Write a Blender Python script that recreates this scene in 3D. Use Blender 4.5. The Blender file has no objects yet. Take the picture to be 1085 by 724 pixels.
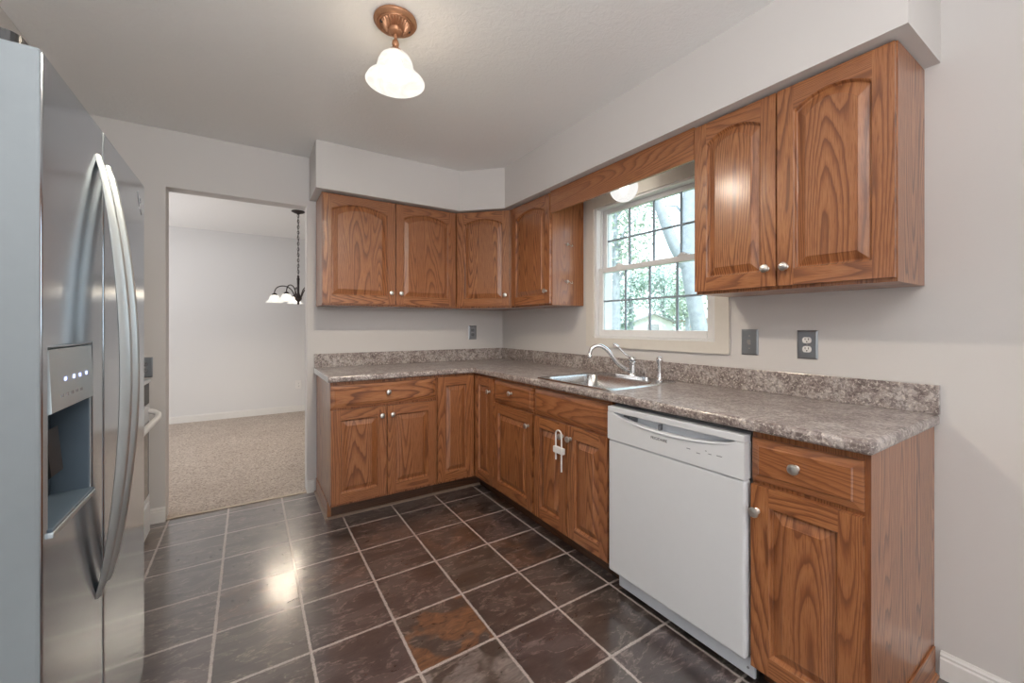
import bpy, bmesh, math, random
from mathutils import Vector

# ------------------------------------------------------------------ camera, world, lights, exposure
S = bpy.context.scene
COL = S.collection
CAM = (-2.0328, -3.3368, 1.2233)
YAW = 0.5704
cam_data = bpy.data.cameras.new('camera')
cam_data.sensor_width = 36.0
cam_data.lens = 434.4 / 1085 * 36.0
cam_data.shift_y = -16.58 / 1085
cam_data.clip_start = 0.05
cam = bpy.data.objects.new('camera', cam_data)
cam.location = CAM
cam.rotation_euler = (math.pi / 2, 0, -YAW)
COL.objects.link(cam)
S.camera = cam
FW = Vector((math.sin(YAW), math.cos(YAW), 0))      # only used to lay out the garden beyond the window
RT = Vector((math.cos(YAW), -math.sin(YAW), 0))

S.view_settings.view_transform = 'Standard'
S.view_settings.look = 'None'
S.view_settings.gamma = 1.0
S.view_settings.use_curve_mapping = False
S.view_settings.exposure = 0.26

SKY_STRENGTH = 2.8
world = bpy.data.worlds.new('sky')
S.world = world
world.use_nodes = True
wn = world.node_tree.nodes
wl = world.node_tree.links
bg = wn['Background']
bg.inputs['Strength'].default_value = SKY_STRENGTH
w_tc = wn.new('ShaderNodeTexCoord')
w_sep = wn.new('ShaderNodeSeparateXYZ')
w_ramp = wn.new('ShaderNodeValToRGB')
wl.new(w_tc.outputs['Generated'], w_sep.inputs[0])
wl.new(w_sep.outputs['Z'], w_ramp.inputs[0])
wl.new(w_ramp.outputs[0], bg.inputs['Color'])
w_ramp.color_ramp.elements[0].color = (0.97, 0.95, 0.95, 1)
w_ramp.color_ramp.elements[1].color = (0.80, 0.90, 1.0, 1)

BULB = 950.0
CHANDELIER_BULB = 200.0


def area_light(name, loc, rot, sx, sy, power, color=(1, 1, 1), portal=False):
    d = bpy.data.lights.new(name, 'AREA')
    d.shape = 'RECTANGLE'
    d.size, d.size_y = sx, sy
    d.energy = power
    d.color = color
    if portal:
        d.cycles.is_portal = True
    o = bpy.data.objects.new(name, d)
    o.location = loc
    o.rotation_euler = rot
    COL.objects.link(o)
    return o


H = math.pi / 2
# daylight portals in the three openings of the house
area_light('daylight_kitchen_window', (0.10, -1.685, 1.59), (0, H, 0), 0.95, 0.95, 1, portal=True)
area_light('daylight_patio_door', (-2.05, -6.02, 1.1), (-H, 0, 0), 1.4, 2.2, 1, portal=True)
area_light('daylight_dining_window', (-5.02, 1.7, 1.4), (0, -H, 0), 1.9, 2.0, 1, portal=True)
# fill areas added under the ceilings behind the camera and in the dining room
area_light('breakfast_fill', (-1.7, -4.9, 2.44), (0, 0, 0), 1.6, 1.6, 14, (1.0, 0.95, 0.88))
area_light('dining_fill', (-3.4, 1.7, 2.44), (0, 0, 0), 1.2, 1.2, 6, (1.0, 0.96, 0.92))
# upward fill areas added to brighten the ceilings of kitchen and dining room
area_light('ceiling_fill', (-2.0, -3.95, 1.80), (math.radians(152), math.radians(-8), 0), 1.1, 0.9, 37, (1.0, 0.98, 0.97))
area_light('dining_upward_fill', (-3.7, 1.6, 1.2), (math.radians(180), 0, 0), 1.0, 1.0, 9, (1.0, 0.98, 0.98))
sun = bpy.data.lights.new('sun', 'SUN')
sun.energy = 5.0
sun.angle = math.radians(1.0)
sun.color = (1.0, 0.96, 0.90)
sun_o = bpy.data.objects.new('sun', sun)
sun_o.rotation_euler = Vector((-0.50, -0.83, 1.6)).to_track_quat('Z', 'Y').to_euler()
COL.objects.link(sun_o)

random.seed(11)


# ------------------------------------------------------------------ node helpers and materials
class NT:
    def __init__(self, name):
        self.m = bpy.data.materials.new(name)
        self.m.use_nodes = True
        self.t = self.m.node_tree
        self.b = self.t.nodes['Principled BSDF']
        self.out = self.t.nodes['Material Output']

    def n(self, typ, **kw):
        nd = self.t.nodes.new('ShaderNode' + typ)
        for k, v in kw.items():
            setattr(nd, k, v)
        return nd

    def l(self, a, b):
        self.t.links.new(a, b)

    def setin(self, sock, v):
        if hasattr(v, 'is_linked') or isinstance(v, bpy.types.NodeSocket):
            self.l(v, sock)
        else:
            sock.default_value = v

    def math(self, op, a, b=0.0, c=0.0, clamp=False):
        nd = self.n('Math', operation=op)
        nd.use_clamp = clamp
        self.setin(nd.inputs[0], a)
        self.setin(nd.inputs[1], b)
        self.setin(nd.inputs[2], c)
        return nd.outputs[0]

    def vmath(self, op, a, b=(0, 0, 0)):
        nd = self.n('VectorMath', operation=op)
        self.setin(nd.inputs[0], a)
        self.setin(nd.inputs[1], b)
        return nd.outputs[0]

    def scale(self, v, s):
        return self.vmath('MULTIPLY', v, s)

    def noise(self, vec, scale, detail=3.0, rough=0.5, dist=0.0, dim='3D'):
        nd = self.n('TexNoise', noise_dimensions=dim)
        if vec is not None:
            self.l(vec, nd.inputs['Vector'])
        nd.inputs['Scale'].default_value = scale
        nd.inputs['Detail'].default_value = detail
        nd.inputs['Roughness'].default_value = rough
        nd.inputs['Distortion'].default_value = dist
        return nd.outputs[0]

    def ramp(self, fac, stops, interp='LINEAR'):
        nd = self.n('ValToRGB')
        cr = nd.color_ramp
        cr.interpolation = interp
        while len(cr.elements) > 1:
            cr.elements.remove(cr.elements[-1])
        first = True
        for p, c in stops:
            if not isinstance(c, (tuple, list)):
                c = (c, c, c)
            if first:
                e = cr.elements[0]
                e.position = p
                first = False
            else:
                e = cr.elements.new(p)
            e.color = (c[0], c[1], c[2], 1)
        self.setin(nd.inputs[0], fac)
        return nd.outputs[0]

    def mix(self, fac, a, b, mode='MIX'):
        nd = self.n('Mix', data_type='RGBA', blend_type=mode)
        self.setin(nd.inputs[0], fac)
        for sock, v in ((nd.inputs[6], a), (nd.inputs[7], b)):
            if isinstance(v, (tuple, list)):
                sock.default_value = (v[0], v[1], v[2], 1)
            else:
                self.setin(sock, v)
        return nd.outputs[2]

    def bump(self, height, strength=0.2, distance=0.01):
        nd = self.n('Bump')
        nd.inputs['Strength'].default_value = strength
        nd.inputs['Distance'].default_value = distance
        self.l(height, nd.inputs['Height'])
        self.l(nd.outputs[0], self.b.inputs['Normal'])
        return nd.outputs[0]

    def base(self, c):
        if isinstance(c, (tuple, list)):
            self.b.inputs['Base Color'].default_value = (c[0], c[1], c[2], 1)
        else:
            self.l(c, self.b.inputs['Base Color'])

    def p(self, **kw):
        for k, v in kw.items():
            self.setin(self.b.inputs[k.replace('_', ' ')], v)
        return self


def simple(name, col, rough=0.5, metal=0.0, var=0.04, scale=30.0, bump=0.0, **kw):
    t = NT(name)
    tc = t.n('TexCoord').outputs['Object']
    f = t.noise(tc, scale, 3)
    a = tuple(c * (1 - var) for c in col)
    b = tuple(min(1, c * (1 + var)) for c in col)
    t.base(t.mix(f, a, b))
    t.p(Roughness=rough, Metallic=metal, **kw)
    if bump:
        t.bump(f, bump, 0.002)
    return t.m


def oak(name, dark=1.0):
    t = NT(name)
    uv = t.n('TexCoord').outputs['UV']
    # slow wander so the grain is never ruler straight
    w = t.noise(t.scale(uv, (3.0, 2.0, 1)), 1.0, 2)
    wv = t.n('CombineXYZ')
    t.l(t.math('MULTIPLY', t.math('SUBTRACT', w, 0.5), 0.03), wv.inputs[0])
    uvw = t.vmath('ADD', uv, wv.outputs[0])
    field = t.noise(t.scale(uvw, (6.0, 0.50, 1)), 1.0, 1.0, 0.4)
    sep = t.n('SeparateXYZ')
    t.l(uvw, sep.inputs[0])
    f = t.math('ADD', t.math('MULTIPLY', field, 33.0), t.math('MULTIPLY', sep.outputs[0], 26.0))
    jitter = t.noise(t.scale(uvw, (60, 5, 1)), 1.0, 3)
    f = t.math('ADD', f, t.math('MULTIPLY', jitter, 0.55))
    ring = t.math('FRACT', f)
    rings = t.ramp(ring, [(0.0, 0.08), (0.12, 0.25), (0.40, 0.80), (0.75, 1.0), (0.92, 0.75), (1.0, 0.08)])
    pores = t.noise(t.scale(uvw, (420, 14, 1)), 1.0, 2, 0.6)
    pmask = t.ramp(pores, [(0.36, 0.0), (0.52, 1.0)])
    early = t.math('MULTIPLY', t.math('SUBTRACT', 1.0, rings), 0.55)
    g = t.math('MULTIPLY', rings, t.math('ADD', t.math('MULTIPLY', pmask, 0.62), 0.38))
    tone = t.noise(t.scale(uv, (0.9, 0.25, 1)), 1.0, 0.0)
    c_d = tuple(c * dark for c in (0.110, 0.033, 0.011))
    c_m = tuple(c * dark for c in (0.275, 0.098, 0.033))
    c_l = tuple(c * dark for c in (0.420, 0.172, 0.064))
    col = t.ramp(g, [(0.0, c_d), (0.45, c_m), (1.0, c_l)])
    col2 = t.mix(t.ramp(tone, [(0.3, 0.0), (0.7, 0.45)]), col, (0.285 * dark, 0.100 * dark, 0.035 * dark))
    t.base(col2)
    t.p(Roughness=0.40, **{'Specular_IOR_Level': 0.4, 'Coat_Weight': 0.7, 'Coat_Roughness': 0.21, 'Coat_IOR': 1.55})
    t.bump(g, 0.10, 0.0008)
    return t.m


def tile_floor():
    t = NT('slate_tile')
    P = t.n('TexCoord').outputs['Object']
    s = 0.3105
    q = t.scale(t.vmath('SUBTRACT', P, (-1.5265 - 20 * s, -0.7065 - 40 * s, 0.0)), (1 / s, 1 / s, 0.0))
    cell = t.vmath('FLOOR', q)
    fr = t.vmath('FRACTION', q)
    sp = t.n('SeparateXYZ')
    wob = t.noise(t.scale(P, (1, 1, 0)), 45.0, 2)
    wobv = t.math('MULTIPLY', t.math('SUBTRACT', wob, 0.5), 0.022)
    t.l(fr, sp.inputs[0])
    ex = t.math('MINIMUM', sp.outputs[0], t.math('SUBTRACT', 1.0, sp.outputs[0]))
    ey = t.math('MINIMUM', sp.outputs[1], t.math('SUBTRACT', 1.0, sp.outputs[1]))
    e = t.math('ADD', t.math('MINIMUM', ex, ey), wobv)
    grout = t.ramp(e, [(0.013, 1.0), (0.021, 0.0)])
    wn_ = t.n('TexWhiteNoise', noise_dimensions='3D')
    t.l(cell, wn_.inputs['Vector'])
    rnd = wn_.outputs['Value']
    rcol = wn_.outputs['Color']
    Q = t.vmath('ADD', P, t.scale(rcol, (9.0, 9.0, 9.0)))
    # slate layers: stretched along one direction in each tile
    warp = t.noise(Q, 6.0, 3)
    Qw = t.vmath('ADD', Q, t.scale(t.n('TexNoise').outputs[1], (0.0, 0.0, 0.0)))
    n1 = t.noise(t.scale(Qw, (5.0, 12.0, 1.0)), 1.0, 6, 0.62, 0.8)
    n2 = t.noise(t.scale(Qw, (16.0, 40.0, 1.0)), 1.0, 5, 0.65, 1.2)
    n3 = t.noise(Q, 7.0, 2)
    base = t.ramp(n1, [(0.30, (0.034, 0.025, 0.023)), (0.48, (0.066, 0.049, 0.045)), (0.64, (0.106, 0.083, 0.078)), (0.8, (0.17, 0.14, 0.13))])
    # pale clefts
    ridge = t.math('ABSOLUTE', t.math('SUBTRACT', n1, 0.52))
    cleft = t.math('MULTIPLY', t.ramp(ridge, [(0.0, 1.0), (0.035, 0.0)]), t.ramp(n2, [(0.44, 0.0), (0.60, 0.95)]))
    base = t.mix(cleft, base, (0.27, 0.215, 0.195))
    fleck = t.ramp(n2, [(0.60, 0.0), (0.72, 0.6)])
    base = t.mix(fleck, base, (0.13, 0.098, 0.085))
    tint = t.mix(0.35, base, rcol, 'SOFT_LIGHT')
    base = t.mix(0.15, base, tint)
    # rust: on some tiles only
    rust_on = t.math('MULTIPLY', t.math('GREATER_THAN', rnd, 0.78), 0.22)

    def special(cx, cy):
        d = t.n('VectorMath', operation='DISTANCE')
        t.l(cell, d.inputs[0])
        d.inputs[1].default_value = (cx, cy, 0)
        return t.math('LESS_THAN', d.outputs['Value'], 0.5)
    sp1 = special(20, 36)       # the strongly rusted tile in the middle of the floor
    sp2 = special(22, 37)
    rust_on = t.math('MAXIMUM', rust_on, t.math('MAXIMUM', t.math('MULTIPLY', sp1, 1.6), t.math('MULTIPLY', sp2, 0.35)))
    rust = t.math('MULTIPLY', t.ramp(n3, [(0.46, 0.0), (0.56, 1.0)]), rust_on, clamp=True)
    rustcol = t.ramp(n2, [(0.35, (0.10, 0.045, 0.024)), (0.65, (0.30, 0.135, 0.062))])
    base = t.mix(t.math('MULTIPLY', rust, 0.85), base, rustcol)
    grey = t.math('MULTIPLY', special(20, 35), t.ramp(n3, [(0.40, 0.0), (0.46, 0.9)]))
    base = t.mix(grey, base, t.ramp(n2, [(0.35, (0.11, 0.09, 0.085)), (0.65, (0.27, 0.24, 0.225))]))
    gcol = t.ramp(t.noise(P, 160.0, 2), [(0.3, (0.36, 0.31, 0.285)), (0.7, (0.56, 0.50, 0.47))])
    t.base(t.mix(grout, base, gcol))
    rough = t.math('ADD', t.math('MULTIPLY', n2, 0.22), 0.20)
    t.p(Roughness=t.math('ADD', rough, t.math('MULTIPLY', grout, 0.4)), **{'IOR': 1.7, 'Coat_Weight': 1.0, 'Coat_Roughness': 0.17, 'Coat_IOR': 1.9})
    hgt = t.math('SUBTRACT', t.math('ADD', t.math('MULTIPLY', n1, 0.5), t.math('MULTIPLY', n2, 0.18)), t.math('MULTIPLY', grout, 0.35))
    t.bump(hgt, 0.55, 0.006)
    return t.m


def laminate():
    t = NT('speckled_laminate')
    P = t.n('TexCoord').outputs['Object']
    n1 = t.noise(P, 11.0, 5, 0.65, 0.6)
    n2 = t.noise(P, 42.0, 4, 0.7, 0.8)
    n3 = t.noise(t.vmath('ADD', P, (5, 3, 1)), 95.0, 3, 0.7, 0.5)
    v = t.n('TexVoronoi', feature='F1')
    t.l(P, v.inputs['Vector'])
    v.inputs['Scale'].default_value = 120.0
    a = t.ramp(n1, [(0.30, (0.17, 0.13, 0.12)), (0.50, (0.36, 0.305, 0.285)), (0.68, (0.56, 0.52, 0.505))])
    a = t.mix(t.ramp(n2, [(0.46, 0.0), (0.58, 0.72)]), a, (0.125, 0.095, 0.092))
    a = t.mix(t.ramp(n3, [(0.54, 0.0), (0.63, 0.85)]), a, (0.68, 0.62, 0.56))
    a = t.mix(t.ramp(n3, [(0.32, 0.75), (0.40, 0.0)]), a, (0.040, 0.030, 0.033))
    t.base(a)
    t.p(Roughness=0.30, **{'Specular_IOR_Level': 0.5, 'Coat_Weight': 0.6, 'Coat_Roughness': 0.16})
    t.bump(n3, 0.05, 0.001)
    return t.m


def wall_paint(name, col, scale=90.0, strength=0.06):
    t = NT(name)
    P = t.n('TexCoord').outputs['Object']
    n = t.noise(P, scale, 4, 0.6)
    big = t.noise(P, 1.3, 2)
    t.base(t.mix(big, tuple(c * 0.975 for c in col), tuple(min(1, c * 1.02) for c in col)))
    t.p(Roughness=0.62, **{'Specular_IOR_Level': 0.3})
    t.bump(n, strength, 0.003)
    return t.m


def ceiling_paint():
    t = NT('textured_ceiling_paint')
    P = t.n('TexCoord').outputs['Object']
    n = t.noise(P, 26.0, 5, 0.6, 1.6)
    v = t.noise(t.scale(P, (1, 1.6, 1)), 9.0, 3, 0.5, 2.0)
    h = t.math('ADD', t.ramp(n, [(0.35, 0.0), (0.6, 1.0)]), t.math('MULTIPLY', v, 0.7))
    t.base((0.88, 0.88, 0.875))
    t.p(Roughness=0.8, **{'Specular_IOR_Level': 0.2})
    t.bump(h, 0.22, 0.006)
    return t.m


def carpet():
    t = NT('beige_carpet')
    P = t.n('TexCoord').outputs['Object']
    n = t.noise(P, 75.0, 4, 0.75)
    b = t.noise(P, 3.0, 4, 0.6)
    c = t.ramp(n, [(0.34, (0.20, 0.15, 0.12)), (0.46, (0.54, 0.46, 0.40)), (0.64, (0.76, 0.69, 0.62))])
    c = t.mix(t.ramp(b, [(0.35, 0.0), (0.7, 0.35)]), c, (0.42, 0.34, 0.29))
    t.base(c)
    t.p(Roughness=0.95, **{'Specular_IOR_Level': 0.1})
    t.bump(n, 0.9, 0.02)
    return t.m


def steel(name, col, rough, aniso=0.0, rot=0.0, streak=(1, 1, 300)):
    t = NT(name)
    P = t.n('TexCoord').outputs['Object']
    n = t.noise(t.scale(P, streak), 1.0, 3, 0.6)
    t.base(t.mix(n, tuple(c * 0.95 for c in col), tuple(min(1, c * 1.04) for c in col)))
    t.p(Roughness=t.math('ADD', t.math('MULTIPLY', n, 0.05), rough), Metallic=1.0, Anisotropic=aniso)
    if aniso:
        t.b.inputs['Anisotropic Rotation'].default_value = rot
        tg = t.n('Tangent', direction_type='RADIAL', axis='Z')
        t.l(tg.outputs[0], t.b.inputs['Tangent'])
    return t.m


def emitter(name, col, strength):
    t = NT(name)
    t.base((0.9, 0.9, 0.9))
    t.b.inputs['Emission Color'].default_value = (*col, 1)
    t.b.inputs['Emission Strength'].default_value = strength
    return t.m


def lamp_glass(name, col, glow, clear=0.5, low=0.84):
    """frosted lit glass: lets part of the lamp's light straight through and glows itself."""
    t = NT(name)
    P = t.n('TexCoord').outputs['Object']
    swirl = t.noise(t.scale(P, (9, 9, 22)), 1.0, 2, 0.5, 2.5)
    c = t.mix(t.ramp(swirl, [(0.38, 0.0), (0.62, 1.0)]), tuple(x * low for x in col), col)
    tr = t.n('BsdfTransparent')
    tr.inputs['Color'].default_value = (*col, 1)
    em = t.n('Emission')
    t.l(c, em.inputs['Color'])
    em.inputs['Strength'].default_value = glow
    g = t.n('BsdfGlossy')
    g.inputs['Roughness'].default_value = 0.15
    m1 = t.n('MixShader')
    m1.inputs[0].default_value = 1 - clear
    t.l(tr.outputs[0], m1.inputs[1])
    t.l(em.outputs[0], m1.inputs[2])
    m2 = t.n('MixShader')
    m2.inputs[0].default_value = 0.04
    t.l(m1.outputs[0], m2.inputs[1])
    t.l(g.outputs[0], m2.inputs[2])
    t.l(m2.outputs[0], t.out.inputs['Surface'])
    return t.m


def pane_glass():
    t = NT('window_glass')
    tr = t.n('BsdfTransparent')
    P = t.n('TexCoord').outputs['Object']
    n = t.noise(P, 2.0, 2)
    t.l(t.mix(n, (0.86, 0.93, 0.96), (0.90, 0.96, 0.99)), tr.inputs['Color'])
    g = t.n('BsdfGlossy')
    g.inputs['Roughness'].default_value = 0.01
    lw = t.n('LayerWeight')
    lw.inputs['Blend'].default_value = 0.25
    m = t.n('MixShader')
    t.l(t.math('MULTIPLY', lw.outputs['Fresnel'], 0.5), m.inputs[0])
    t.l(tr.outputs[0], m.inputs[1])
    t.l(g.outputs[0], m.inputs[2])
    t.l(m.outputs[0], t.out.inputs['Surface'])
    return t.m


M = {}
M['oak'] = oak('honey_oak')
M['oak_dark_shaded'] = oak('shaded_dark_oak', 0.25)  # dark toe-kick wood with the recess shadow put into its colour
M['tile'] = tile_floor()
M['laminate'] = laminate()
M['wall'] = wall_paint('warm_grey_wall_paint', (0.655, 0.635, 0.622))
M['wall_dining'] = wall_paint('dining_wall_paint', (0.73, 0.73, 0.735))
M['ceiling'] = ceiling_paint()
M['carpet'] = carpet()
M['trim'] = simple('white_trim_paint', (0.78, 0.77, 0.75), 0.4)
M['casing'] = simple('cream_trim_paint', (0.69, 0.655, 0.60), 0.4)
M['vinyl'] = simple('white_vinyl', (0.80, 0.80, 0.80), 0.35)
M['grille'] = simple('backlit_grille', (0.30, 0.36, 0.42), 0.5)  # white grille against the light, its shade put into a blue-grey colour
M['glass'] = pane_glass()
M['steel'] = steel('brushed_steel_front', (0.58, 0.64, 0.71), 0.12, 0.0, 0.0, (2, 2, 260))
M['steel_side'] = simple('satin_grey_side', (0.235, 0.265, 0.285), 0.6, 0.0, Specular_IOR_Level=0.25)
M['steel_handle'] = steel('handle_steel', (0.62, 0.69, 0.72), 0.40, 0.0, 0.0, (30, 30, 3))
M['sink'] = steel('sink_steel', (0.62, 0.62, 0.62), 0.22, 0.0, 0.0, (30, 30, 30))
M['chrome'] = steel('chrome', (0.78, 0.78, 0.79), 0.06, 0.0, 0.0, (3, 3, 3))
M['nickel'] = steel('satin_nickel', (0.66, 0.64, 0.61), 0.26, 0.0, 0.0, (40, 40, 40))
M['plate'] = steel('dark_steel_plate', (0.40, 0.43, 0.47), 0.30, 0.0, 0.0, (2, 2, 200))
M['white'] = simple('white_appliance_enamel', (0.68, 0.70, 0.73), 0.28, var=0.015)
M['white_plastic'] = simple('white_plastic', (0.80, 0.79, 0.78), 0.4)
M['pale_plastic'] = simple('pale_grey_plastic', (0.60, 0.64, 0.70), 0.35)
M['grey_plastic'] = simple('grey_plastic', (0.22, 0.23, 0.25), 0.5)
M['black'] = simple('black_plastic', (0.012, 0.012, 0.013), 0.4)
M['black_glass'] = simple('black_glass', (0.012, 0.012, 0.014), 0.06)
M['gap_shade'] = simple('painted_gap_shade', (0.010, 0.009, 0.009), 0.8)  # near-black that stands in for shade under the dishwasher
M['bronze'] = simple('dark_bronze', (0.055, 0.045, 0.045), 0.35, 0.8)
M['copper'] = simple('brushed_copper_bronze', (0.46, 0.235, 0.13), 0.38, 0.55, var=0.18, scale=60)
M['brass'] = simple('brass_strip', (0.50, 0.42, 0.34), 0.4, 0.4)
M['shade'] = lamp_glass('alabaster_glass', (1.0, 0.95, 0.87), 1.04, 0.15, 0.86)
M['dome'] = lamp_glass('opal_glass', (0.97, 0.95, 0.92), 0.90, 0.15, 0.96)
M['bulb'] = emitter('lit_bulb', (1.0, 0.86, 0.68), BULB)
M['small_bulb'] = emitter('lit_chandelier_bulb', (1.0, 0.85, 0.66), CHANDELIER_BULB)
M['globe_bulb'] = emitter('lit_globe_bulb', (1.0, 0.88, 0.72), 40.0)
M['led'] = emitter('indicator_light', (0.25, 0.35, 1.0), 2.0)
M['dispenser'] = simple('dispenser_grey', (0.10, 0.135, 0.17), 0.22)
M['moulding'] = simple('tan_wood_moulding', (0.25, 0.175, 0.13), 0.45, var=0.1)
M['bark'] = simple('grey_bark', (0.34, 0.37, 0.40), 0.9, var=0.3, scale=14, bump=0.6)
M['leaf'] = simple('green_leaf', (0.42, 0.50, 0.42), 0.6, var=0.35, scale=5)
M['needle'] = simple('blue_green_needles', (0.40, 0.50, 0.45), 0.7, var=0.35, scale=4)
M['lawn'] = simple('lawn', (0.20, 0.24, 0.12), 0.9, var=0.3, scale=2)
M['siding'] = simple('pale_siding', (0.72, 0.72, 0.70), 0.6)
M['roof'] = simple('grey_shingle', (0.33, 0.33, 0.34), 0.8, var=0.2)
M['brick'] = simple('red_brick_wall', (0.36, 0.26, 0.23), 0.8, var=0.2)


# ------------------------------------------------------------------ mesh builder
class MB:
    def __init__(self):
        self.v, self.f, self.uv, self.mi = [], [], [], []

    def face(self, pts, uvs=None, mi=0):
        i = len(self.v)
        self.v += [tuple(p) for p in pts]
        self.f.append(list(range(i, i + len(pts))))
        self.uv.append(uvs or [(0, 0)] * len(pts))
        self.mi.append(mi)

    def mesh(self, verts, faces, uvf=None, mi=0):
        i = len(self.v)
        self.v += [tuple(p) for p in verts]
        for f in faces:
            self.f.append([i + k for k in f])
            self.uv.append([uvf(verts[k]) for k in f] if uvf else [(0, 0)] * len(f))
            self.mi.append(mi)

    def box(self, x0, x1, y0, y1, z0, z1, grain=None, mi=0):
        x0, x1 = min(x0, x1), max(x0, x1)
        y0, y1 = min(y0, y1), max(y0, y1)
        z0, z1 = min(z0, z1), max(z0, z1)
        vs = [(x0, y0, z0), (x1, y0, z0), (x1, y1, z0), (x0, y1, z0), (x0, y0, z1), (x1, y0, z1), (x1, y1, z1), (x0, y1, z1)]
        fs = [((0, 3, 2, 1), 2), ((4, 5, 6, 7), 2), ((0, 1, 5, 4), 1), ((2, 3, 7, 6), 1), ((1, 2, 6, 5), 0), ((3, 0, 4, 7), 0)]
        i = len(self.v)
        self.v += vs
        ou, ov = random.random() * 60, random.random() * 60
        for f, nax in fs:
            self.f.append([i + k for k in f])
            self.mi.append(mi)
            if grain is None:
                self.uv.append([(0, 0)] * 4)
            else:
                ac = [a for a in (0, 1, 2) if a != nax and a != grain]
                a = ac[0]
                al = grain if grain != nax else [q for q in (0, 1, 2) if q != nax and q != a][0]
                self.uv.append([(vs[k][a] + ou, vs[k][al] + ov) for k in f])

    def prism(self, poly, mapf, d0, d1, grain=None, mi=0):
        """poly: list of (a,b), ccw; mapf(a,b,d) -> xyz. grain: 0 along a, 1 along b."""
        ou, ov = random.random() * 60, random.random() * 60

        def U(a, b):
            return (b + ou, a + ov) if grain == 0 else (a + ou, b + ov)
        n = len(poly)
        self.face([mapf(a, b, d1) for a, b in poly], [U(a, b) for a, b in poly], mi)
        self.face([mapf(a, b, d0) for a, b in reversed(poly)], [U(a, b) for a, b in reversed(poly)], mi)
        for k in range(n):
            a0, b0 = poly[k]
            a1, b1 = poly[(k + 1) % n]
            self.face([mapf(a0, b0, d0), mapf(a1, b1, d0), mapf(a1, b1, d1), mapf(a0, b0, d1)],
                      [U(a0, b0), U(a1, b1), U(a1, b1), U(a0, b0)], mi)

    def lathe(self, prof, c, axis=(0, 0, 1), seg=24, mi=0, closed=False):
        """prof: list of (r, h) along axis from point c."""
        ax = Vector(axis).normalized()
        t = Vector((1, 0, 0)) if abs(ax.x) < 0.9 else Vector((0, 1, 0))
        e1 = ax.cross(t).normalized()
        e2 = ax.cross(e1)
        c = Vector(c)
        i = len(self.v)
        for r, h in prof:
            for k in range(seg):
                a = 2 * math.pi * k / seg
                p = c + ax * h + (e1 * math.cos(a) + e2 * math.sin(a)) * r
                self.v.append(tuple(p))
        for j in range(len(prof) - 1):
            for k in range(seg):
                k2 = (k + 1) % seg
                self.f.append([i + j * seg + k, i + j * seg + k2, i + (j + 1) * seg + k2, i + (j + 1) * seg + k])
                self.uv.append([(0, 0)] * 4)
                self.mi.append(mi)
        if closed:
            for j in (0, len(prof) - 1):
                self.f.append([i + j * seg + k for k in range(seg)])
                self.uv.append([(0, 0)] * seg)
                self.mi.append(mi)

    def tube(self, pts, radii, seg=12, mi=0, flat=None):
        pts = [Vector(p) for p in pts]
        if not isinstance(radii, (list, tuple)):
            radii = [radii] * len(pts)
        i = len(self.v)
        ref = None
        for j, p in enumerate(pts):
            d = (pts[min(j + 1, len(pts) - 1)] - pts[max(j - 1, 0)]).normalized()
            if ref is None:
                ref = Vector((0, 0, 1)) if abs(d.z) < 0.9 else Vector((0, 1, 0))
                e1 = d.cross(ref).normalized()
            else:
                e1 = (e1 - d * e1.dot(d)).normalized()
            e2 = d.cross(e1)
            for k in range(seg):
                a = 2 * math.pi * k / seg
                self.v.append(tuple(p + (e1 * math.cos(a) + e2 * math.sin(a)) * radii[j]))
        for j in range(len(pts) - 1):
            for k in range(seg):
                k2 = (k + 1) % seg
                self.f.append([i + j * seg + k, i + j * seg + k2, i + (j + 1) * seg + k2, i + (j + 1) * seg + k])
                self.uv.append([(0, 0)] * 4)
                self.mi.append(mi)
        for j in (0, len(pts) - 1):
            self.f.append([i + j * seg + k for k in range(seg)])
            self.uv.append([(0, 0)] * seg)
            self.mi.append(mi)

    def cells(self, xs, ys, inside, mapf, d0, d1):
        """grid cells of a plate with holes, shared vertices; inside(i, j) says which cells are solid."""
        nx, ny = len(xs) - 1, len(ys) - 1
        idx = {}

        def V(i, j, s):
            if (i, j, s) not in idx:
                idx[(i, j, s)] = len(self.v)
                self.v.append(tuple(mapf(xs[i], ys[j], d1 if s else d0)))
            return idx[(i, j, s)]

        def add(f):
            self.f.append(f)
            self.uv.append([(0, 0)] * len(f))
            self.mi.append(0)
        sol = {(i, j) for i in range(nx) for j in range(ny) if inside(i, j)}
        for i, j in sol:
            add([V(i, j, 1), V(i + 1, j, 1), V(i + 1, j + 1, 1), V(i, j + 1, 1)])
            add([V(i, j, 0), V(i, j + 1, 0), V(i + 1, j + 1, 0), V(i + 1, j, 0)])
            for (di, dj, a, b) in ((-1, 0, (i, j + 1), (i, j)), (1, 0, (i + 1, j), (i + 1, j + 1)), (0, -1, (i, j), (i + 1, j)), (0, 1, (i + 1, j + 1), (i, j + 1))):
                if (i + di, j + dj) not in sol:
                    add([V(*a, 0), V(*b, 0), V(*b, 1), V(*a, 1)])

    def build(self, name, mat, parent=None, bevel=0.0, smooth=False, segs=2, weld=False, fix=True, angle=35):
        me = bpy.data.meshes.new(name)
        org = ORIGIN.get(parent.name, Vector()) if parent is not None else Vector()
        me.from_pydata([tuple(Vector(p) - org) for p in self.v], [], self.f)
        mats = mat if isinstance(mat, (list, tuple)) else [mat]
        for m in mats:
            me.materials.append(m)
        uvl = me.uv_layers.new(name='UVMap')
        k = 0
        for fi, f in enumerate(self.f):
            me.polygons[fi].material_index = self.mi[fi]
            for q in range(len(f)):
                uvl.data[k].uv = self.uv[fi][q]
                k += 1
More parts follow.
